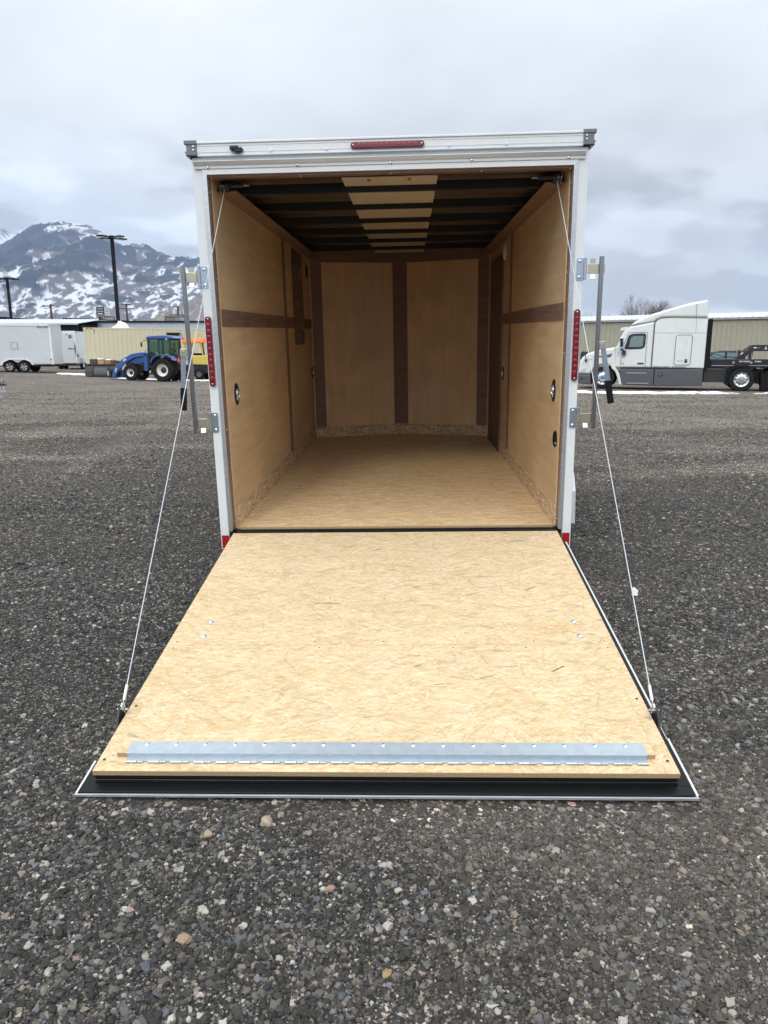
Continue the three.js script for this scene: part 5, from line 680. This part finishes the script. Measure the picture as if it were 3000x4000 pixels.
// timber offcuts stacked by the container
{
  const by = gh(-19, -39.6) + 0.0, lab = 'weathered brown timber block in the stack behind the black bucket', G = 'timber blocks stacked by the container'; srand(41); const ORD = ['first', 'second', 'third', 'fourth', 'fifth'];
  const blk = (x, y, w, h, d, m, l, z = -39.5) => single('timber_block', bx(w, h, d, 0, h / 2, 0, 0.012), m, l || lab, 'timber', [x, by + y, z + rr(-0.05, 0.05)], rr(-0.08, 0.08), G);
  const wd = [M([0.16, 0.105, 0.065], 0.9, 0, { map: streak }), M([0.10, 0.07, 0.05], 0.9, 0, { map: streak }), M([0.22, 0.15, 0.09], 0.9, 0, { map: streak })];
  [[-19.35, 0, 0.42], [-18.9, 0, 0.42], [-18.45, 0, 0.42], [-18.0, 0, 0.42], [-17.68, 0, 0.2]].forEach(([x, y, w], i) => blk(x, y, w, 0.27, 0.9, wd[i % 3], ORD[i] + ' timber from the left in the bottom row of the stack behind the bucket'));
  [[-19.3, 0.27, 0.36], [-18.92, 0.27, 0.34], [-18.1, 0.27, 0.4], [-17.75, 0.27, 0.28]].forEach(([x, y, w], i) => blk(x, y, w, 0.26, 0.9, wd[(i + 1) % 3], ORD[i] + ' timber from the left in the second row of the stack behind the bucket'));
  [[-19.25, 0.53, 0.36], [-18.86, 0.53, 0.38], [-18.0, 0.53, 0.38], [-17.68, 0.53, 0.26]].forEach(([x, y, w], i) => blk(x, y, w, 0.17, 0.9, wd[i % 3], ORD[i] + ' timber from the left in the third row of the stack behind the bucket'));
  blk(-19.0, 0.70, 0.42, 0.27, 0.9, wd[1], 'dark top left block of the timber stack behind the bucket'); blk(-18.5, 0.27, 0.36, 0.68, 0.3, mWoodFresh, 'fresh tan post end in the middle of the timber stack', -39.1); blk(-18.12, 0.70, 0.3, 0.22, 0.9, M([0.36, 0.22, 0.1], 0.9, 0, { map: streak }), 'orange brown block on top right of the timber stack'); blk(-17.85, 0.70, 0.22, 0.17, 0.9, wd[1], 'small dark block topping the right of the timber stack');
  for (const [x, y, z, l] of [[-18.75, 0.97, -39.45, 'cap of snow on the dark top left timber block'], [-18.2, 0.92, -39.4, 'cap of snow on the orange brown timber block']]) single('snow_lump', [ball(0.16, 0, 0, 0, 1, 0.25, 1.6, 12)], mSnow, l, 'snow', [x, by + y, z]);
}
// yellow forklift under an orange tarp, behind the tractor
{
  const t = thing('forklift', 'yellow forklift with orange tarp over its roof behind the blue tractor', 'forklift', [-11.85, gh(-11.85, -37.07), -37.07], -0.12);
  mesh('counterweight', [ext([[-0.75, 0.85], [-0.72, 1.28], [-0.3, 1.36], [0.9, 1.36], [1.25, 1.25], [1.32, 0.6], [1.1, 0.5], [0.5, 0.5], [0.4, 0.82]], -1.15, 0, 0.05)], mYellow, t); mesh('chassis', [span(-1.3, 0.9, 0.35, 0.82, -1.1, -0.06)], mBlack, t); mesh('hood_trim', span(-0.74, 0.4, 0.8, 0.86, -1.14, -0.02), mBlack, t);
  for (const z of [-0.08, -1.07]) { mesh('guard_post', [cyl([0.10, 1.34, z], [-0.05, 2.2, z], 0.045)], mYellow, t); mesh('guard_post', [cyl([0.17, 1.34, z], [0.10, 2.2, z], 0.04)], mBlack, t); mesh('guard_post', [cyl([-1.25, 0.9, z], [-0.92, 2.15, z], 0.045)], mYellow, t); }
  mesh('guard_roof', span(-1.0, 0.15, 2.17, 2.24, -1.15, 0), mYellow, t); mesh('beacon', cyl([-0.15, 2.4, -0.3], [-0.15, 2.55, -0.3], 0.04), M([0.8, 0.35, 0.03], 0.4), t);
  { const g = new THREE.PlaneGeometry(1.55, 1.35, 22, 16); g.rotateX(-Math.PI / 2); const p = g.attributes.position; for (let i = 0; i < p.count; i++) { const x = p.getX(i), z = p.getZ(i), e = Math.max(ss(0.55, 0.78, Math.abs(x)), ss(0.52, 0.68, Math.abs(z))); p.setXYZ(i, x * (1 - 0.06 * e) - 0.46, 2.30 - 0.24 * e + 0.10 * fbm(x * 3, z * 3, 3, 3) + 0.05 * fbm(x * 9, z * 9, 2, 5), z * (1 - 0.06 * e) - 0.57); } g.computeVertexNormals(); const m = mOrange.clone(); m.side = THREE.DoubleSide; mesh('tarp', clean(g), m, t, true); }
  mesh('mast', [span(-1.75, -1.65, 0.1, 2.1, -0.95, -0.85), span(-1.75, -1.65, 0.1, 2.1, -0.3, -0.2)], mBlack, t); mesh('seat', [bx(0.5, 0.12, 0.5, -0.35, 1.42, -0.57, 0.04)], mBlackMatte, t);
  for (const [x, r] of [[-0.15, 0.31], [-1.25, 0.36], [0.95, 0.31]]) { roadWheel(t, [x, r, -0.06], r, 0.24, r * 0.55, 'plain', M([0.12, 0.12, 0.12], 0.6)); roadWheel(t, [x, r, -1.08], r, 0.24, r * 0.55, 'plain', M([0.12, 0.12, 0.12], 0.6), -1); }
}
// trailer tongue with jack and chains, cut by the left edge of the picture
{
  const x0 = -13.55, z0 = -19.62, t = thing('utility_trailer', 'black trailer tongue with jack stand and safety chains at the left edge', 'trailer', [x0, gh(x0, z0), z0], 0.1);
  mesh('coupler', [ext([[-0.35, 0.40], [-0.32, 0.47], [-0.1, 0.47], [0.06, 0.44], [0.1, 0.40], [0.04, 0.37], [-0.3, 0.36]], -0.07, 0.07, 0.02)], mBlack, t); mesh('coupler_latch', [span(-0.02, 0.02, 0.46, 0.58, -0.015, 0.015), cyl([-0.22, 0.52, 0], [0.0, 0.55, 0], 0.012)], mPipe, t);
  mesh('tongue', [cyl([-0.3, 0.42, 0], [-1.8, 0.45, 0.55], 0.05, 0.05, 6), cyl([-0.3, 0.42, 0], [-1.8, 0.45, -0.55], 0.05, 0.05, 6)], mBlack, t);
  mesh('jack', [cyl([-0.16, 0.03, 0.05], [-0.2, 0.62, 0.05], 0.03), cyl([-0.16, 0.0, 0.05], [-0.16, 0.025, 0.05], 0.13, 0.13, 16)], mZinc, t); mesh('jack_crank', [cyl([-0.2, 0.62, 0.05], [-0.2, 0.64, 0.2], 0.012)], mPipe, t);
  for (const [x, z] of [[-0.02, 0.06], [-0.1, 0.1]]) { const l = []; for (let i = 0; i < 7; i++) l.push(clean(new THREE.TorusGeometry(0.02, 0.006, 5, 10)).rotateY(i % 2 ? Math.PI / 2 : 0).translate(x + 0.01 * i, 0.36 - i * 0.034, z)); mesh('safety_chain', l, mBolt, t); }
  mesh('deck', [span(-5.3, -1.75, 0.4, 0.5, -0.95, 0.95), span(-1.8, -1.75, 0.5, 0.95, -0.95, 0.95)], mBlack, t); for (const z of [-1.08, 1.08]) roadWheel(t, [-3.8, 0.33, z], 0.33, 0.2, 0.19, 'plain', mSteelWhite, z > 0 ? 1 : -1);
}
// low buildings along the back of the lot
{
  const y0 = gh(-30, -66);
  let t = thing('workshop', 'long pale blue-grey low building with dark roof edge beyond the container', 'building', [0, y0 * 0, 0]);
  mesh('wall', [span(-41, -8, 0, 4.35, -78, -64.2)], mBlueGrey, t); mesh('parapet_cap', [span(-41.1, -7.9, 4.35, 4.50, -64.4, -64.05), span(-41.1, -40.9, 4.35, 4.5, -78, -64.4), span(-8.1, -7.9, 4.35, 4.5, -78, -64.4)], mDarkWall, t);
  { const hv = mesh('rooftop_unit', span(-25.5, -23.4, 4.36, 5.25, -70.5, -69, 0.02), M([0.22, 0.20, 0.17], 0.6), t); mesh('unit_panel', span(-25.4, -24.5, 4.45, 5.2, -68.995, -68.97), M([0.28, 0.26, 0.22], 0.6), hv); mesh('unit_grille', span(-24.4, -23.5, 4.45, 5.15, -68.995, -68.96), M([0.12, 0.11, 0.10], 0.7), hv); }
  t = thing('open_shed', 'open shed with white ribbed metal roof and dark inside, behind the white trailers', 'building', [0, 0, 0]);
  { const p = []; for (let x = -41.5; x < -29.3; x += 0.35) p.push([x, 0], [x + 0.2, 0], [x + 0.24, 0.06], [x + 0.31, 0.06]); p.push([-29.2, 0], [-29.2, -0.05], [-41.5, -0.05]); mesh('roof', ext(p, 0, 4.6).rotateX(0.11).translate(0, 4.62, -64.0 - 0.3), mRoofWhite, t); }
  mesh('eave_trim', span(-41.5, -29.2, 3.98, 4.1, -59.74, -59.66), mAlu, t); mesh('back_wall', [span(-41.4, -29.3, 0, 4.4, -64.0, -63.9)], mDarkWall, t); mesh('side_wall', [span(-29.4, -29.3, 0, 4.0, -63.9, -60.5)], mDarkWall, t); for (const x of [-41.3, -37.4, -33.4, -29.45]) mesh('post', span(x, x + 0.15, 0, 4.0, -60.0, -59.85), mDarkWall, t);
  mesh('header', span(-41.4, -29.3, 3.3, 3.95, -60.1, -60.0), mDarkWall, t);
  t = thing('dark_building', 'dark flat-roofed building at the left edge behind the white trailer', 'building', [0, 0, 0]); mesh('wall', span(-66, -42.0, 0, 5.0, -84, -71), mDarkWall, t); mesh('parapet', span(-66.1, -41.9, 5.0, 5.22, -84.1, -70.9), mBlackMatte, t);
  t = thing('gabled_roof_hall', 'distant hall with shallow white gable end above the shed roof', 'building', [0, 0, 0]); mesh('wall', ext([[-39.6, 0], [-39.6, 5.2], [-39.0, 5.5], [-31.0, 5.1], [-31.0, 0]], -92, -80), mSteelWhite, t); mesh('roof_edge', [ext([[-40.2, 5.22], [-40.2, 5.55], [-39.0, 5.56], [-30.6, 5.14], [-30.6, 5.06], [-39.0, 5.49], [-39.5, 5.22]], -92.1, -79.9)], mDarkWall, t);
  // frames of pipe rail standing on the low roof edge
  for (const [x, w, l] of [[-29.2, 1.5, 'dark pipe frame on the roof left of the lamp post'], [-22.9, 1.9, 'dark pipe frame on the roof right of the snow heap']]) { const f = thing('pipe_frame', l, 'frame', [x, 4.5, -64.2]); mesh('rail', span(0, w, 0.32, 0.38, 0, 0.06), mDarkWall, f); for (const q of [0, w - 0.06]) mesh('upright', span(q, q + 0.06, 0, 0.32, 0, 0.06), mDarkWall, f); }
  // ploughed snow heap
  const g = new THREE.SphereGeometry(1, 48, 24, 0, Math.PI * 2, 0, Math.PI / 2), p = g.attributes.position; for (let i = 0; i < p.count; i++) { const x = p.getX(i), y = p.getY(i), z = p.getZ(i), s = 1 + 0.28 * fbm(x * 2.2 + 3, z * 2.2 + y, 4); p.setXYZ(i, x * 3.0 * s * (1.1 - 0.6 * y), y * 3.55 * s, z * 2.6 * s * (1.1 - 0.6 * y)); } g.computeVertexNormals();
  single('snow_heap', clean(g), mSnow, 'tall heap of ploughed snow showing above the container roof', 'snow', [-22.9, gh(-22.9, -53) - 0.02, -53.5], 0, undefined, true);
}
// lamp posts
function lampPost(x, z, h, label) {
  const t = thing('lamp_post', label, 'lamp post', [x, gh(x, z), z], 0, 'black lamp posts over the lot'); mesh('base', cyl([0, 0, 0], [0, 0.7, 0], 0.3, 0.3, 14), M([0.35, 0.34, 0.32], 0.9), t);
  mesh('pole', bx(0.25, h - 0.7, 0.25, 0, 0.7 + (h - 0.7) / 2, 0, 0.02), mDarkWall, t); mesh('hub', bx(0.34, 0.22, 0.34, 0, h + 0.05, 0, 0.03), mDarkWall, t);
  for (let i = 0; i < 4; i++) { const a = i * Math.PI / 2 + 0.55, c = Math.cos(a), s = Math.sin(a), hd = mesh('lamp_head', [bx(1.0, 0.11, 0.5, 0.85, 0, 0, 0.03, 0, 0, 0.02).rotateY(-a).translate(0, h, 0), cyl([c * 0.1, h + 0.02, s * 0.1], [c * 0.4, h + 0.02, s * 0.4], 0.045)], mDarkWall, t); mesh('diffuser', bx(0.85, 0.01, 0.42, 0.85, -0.062, 0, 0, 0, 0, 0.02).rotateY(-a).translate(0, h, 0), M([0.45, 0.45, 0.42], 0.4), hd); }
}
lampPost(-25.0, -58.3, 11.0 - gh(-25, -58.3), 'tall black lamp post with four flat heads in front of the mountain'); lampPost(-47.7, -82.5, 9.3, 'smaller black lamp post at the far left of the picture');
// utility poles
function utilPole(x, z, h, arms, label, lean = 0) {
  const t = thing('utility_pole', label, 'utility pole', [x, 0, z], 0.2, 'wooden utility poles'); t.rotation.z = lean; mesh('pole', cyl([0, 0, 0], [0, h, 0], 0.17, 0.12, 10), mPole, t);
  for (const [dy, w] of arms) { const a = mesh('crossarm', bx(w, 0.12, 0.1, 0, h - dy, 0.14), mPole, t); for (const k of [-0.45, -0.2, 0.2, 0.45]) mesh('insulator', cyl([k * w, h - dy + 0.06, 0.14], [k * w, h - dy + 0.2, 0.14], 0.05, 0.035, 8), M([0.3, 0.26, 0.22], 0.3), a); }
  for (const k of [-0.5, 0.45]) mesh('cutout', [cyl([k * 1.3, h - 0.9, 0.1], [k * 1.3, h - 1.25, 0.15], 0.05)], M([0.28, 0.26, 0.25], 0.4), t); mesh('drop_wire', tube([[0.65, h - 1.2, 0.1], [0.5, h - 1.6, 0.1], [0.18, h - 1.8, 0.1], [0.2, h - 3, 0.1]], 0.02, 14, 4), mBlack, t);
}
utilPole(-47.8, -92.7, 7.95, [[0.25, 2.0]], 'brown utility pole between the smaller lamp post and the sign'); utilPole(-43.7, -108.5, 9.1, [[0.15, 1.6], [0.8, 2.4]], 'utility pole with two crossarms right of the tall lamp post'); utilPole(-29.3, -88.4, 7.4, [[1.1, 2.2]], 'faint utility pole beside the trailer lock bar');
// shop sign beyond the roofs
{
  const t = thing('roadside_sign', 'black and white roadside sign with red emblem above the roofs', 'sign', [-36.9, 0, -82.8], 0.05);
  mesh('sign_pole', [span(-0.5, -0.1, 0, 5.9, -0.5, -0.2), span(0.25, 0.95, 0, 5.9, -0.6, -0.3)], mBlueGrey, t); mesh('sign_box', span(-0.5, 0.44, 5.93, 6.95, -0.3, 0, 0.01), mBlack, t);
  const strip = (y, c, w = 0.74) => mesh('sign_strip', span(-0.03 - w / 2, -0.03 + w / 2, y - 0.065, y + 0.065, 0.001, 0.006), M(c, 0.5), t); strip(6.74, [0.28, 0.28, 0.28]); strip(6.45, [0.22, 0.33, 0.52]); strip(6.18, [0.55, 0.56, 0.53], 0.62); mesh('sign_strip', span(-0.46, 0.40, 5.95, 6.05, 0.001, 0.006), M([0.07, 0.30, 0.06], 0.5), t);
  const wb = mesh('letter_board', span(0.46, 1.04, 5.93, 6.92, -0.25, -0.02, 0.01), mSteelWhite, t); letters('THANK YOU\nFOR', 0.52, 0.36, [0.03, 0.05, 0.05], t, [0.75, 6.72, -0.0165]); for (const [x, y, w] of [[0.75, 6.45, 0.42], [0.62, 6.22, 0.18], [0.88, 6.22, 0.2], [0.76, 6.03, 0.24]]) mesh('letter_row', bx(w, 0.075, 0.004, x, y, -0.017), M([0.05, 0.08, 0.07], 0.6), t);
  mesh('emblem', [ext([[-0.25, 5.86], [-0.22, 5.55], [0.0, 5.38], [0.22, 5.55], [0.25, 5.86], [0.0, 5.70]], -0.1, -0.05)], M([0.22, 0.02, 0.03], 0.5), t);
}
scene.traverse(o => { if (o.isMesh) { o.castShadow = true; o.receiveShadow = true; } });
renderer.render(scene, camera);
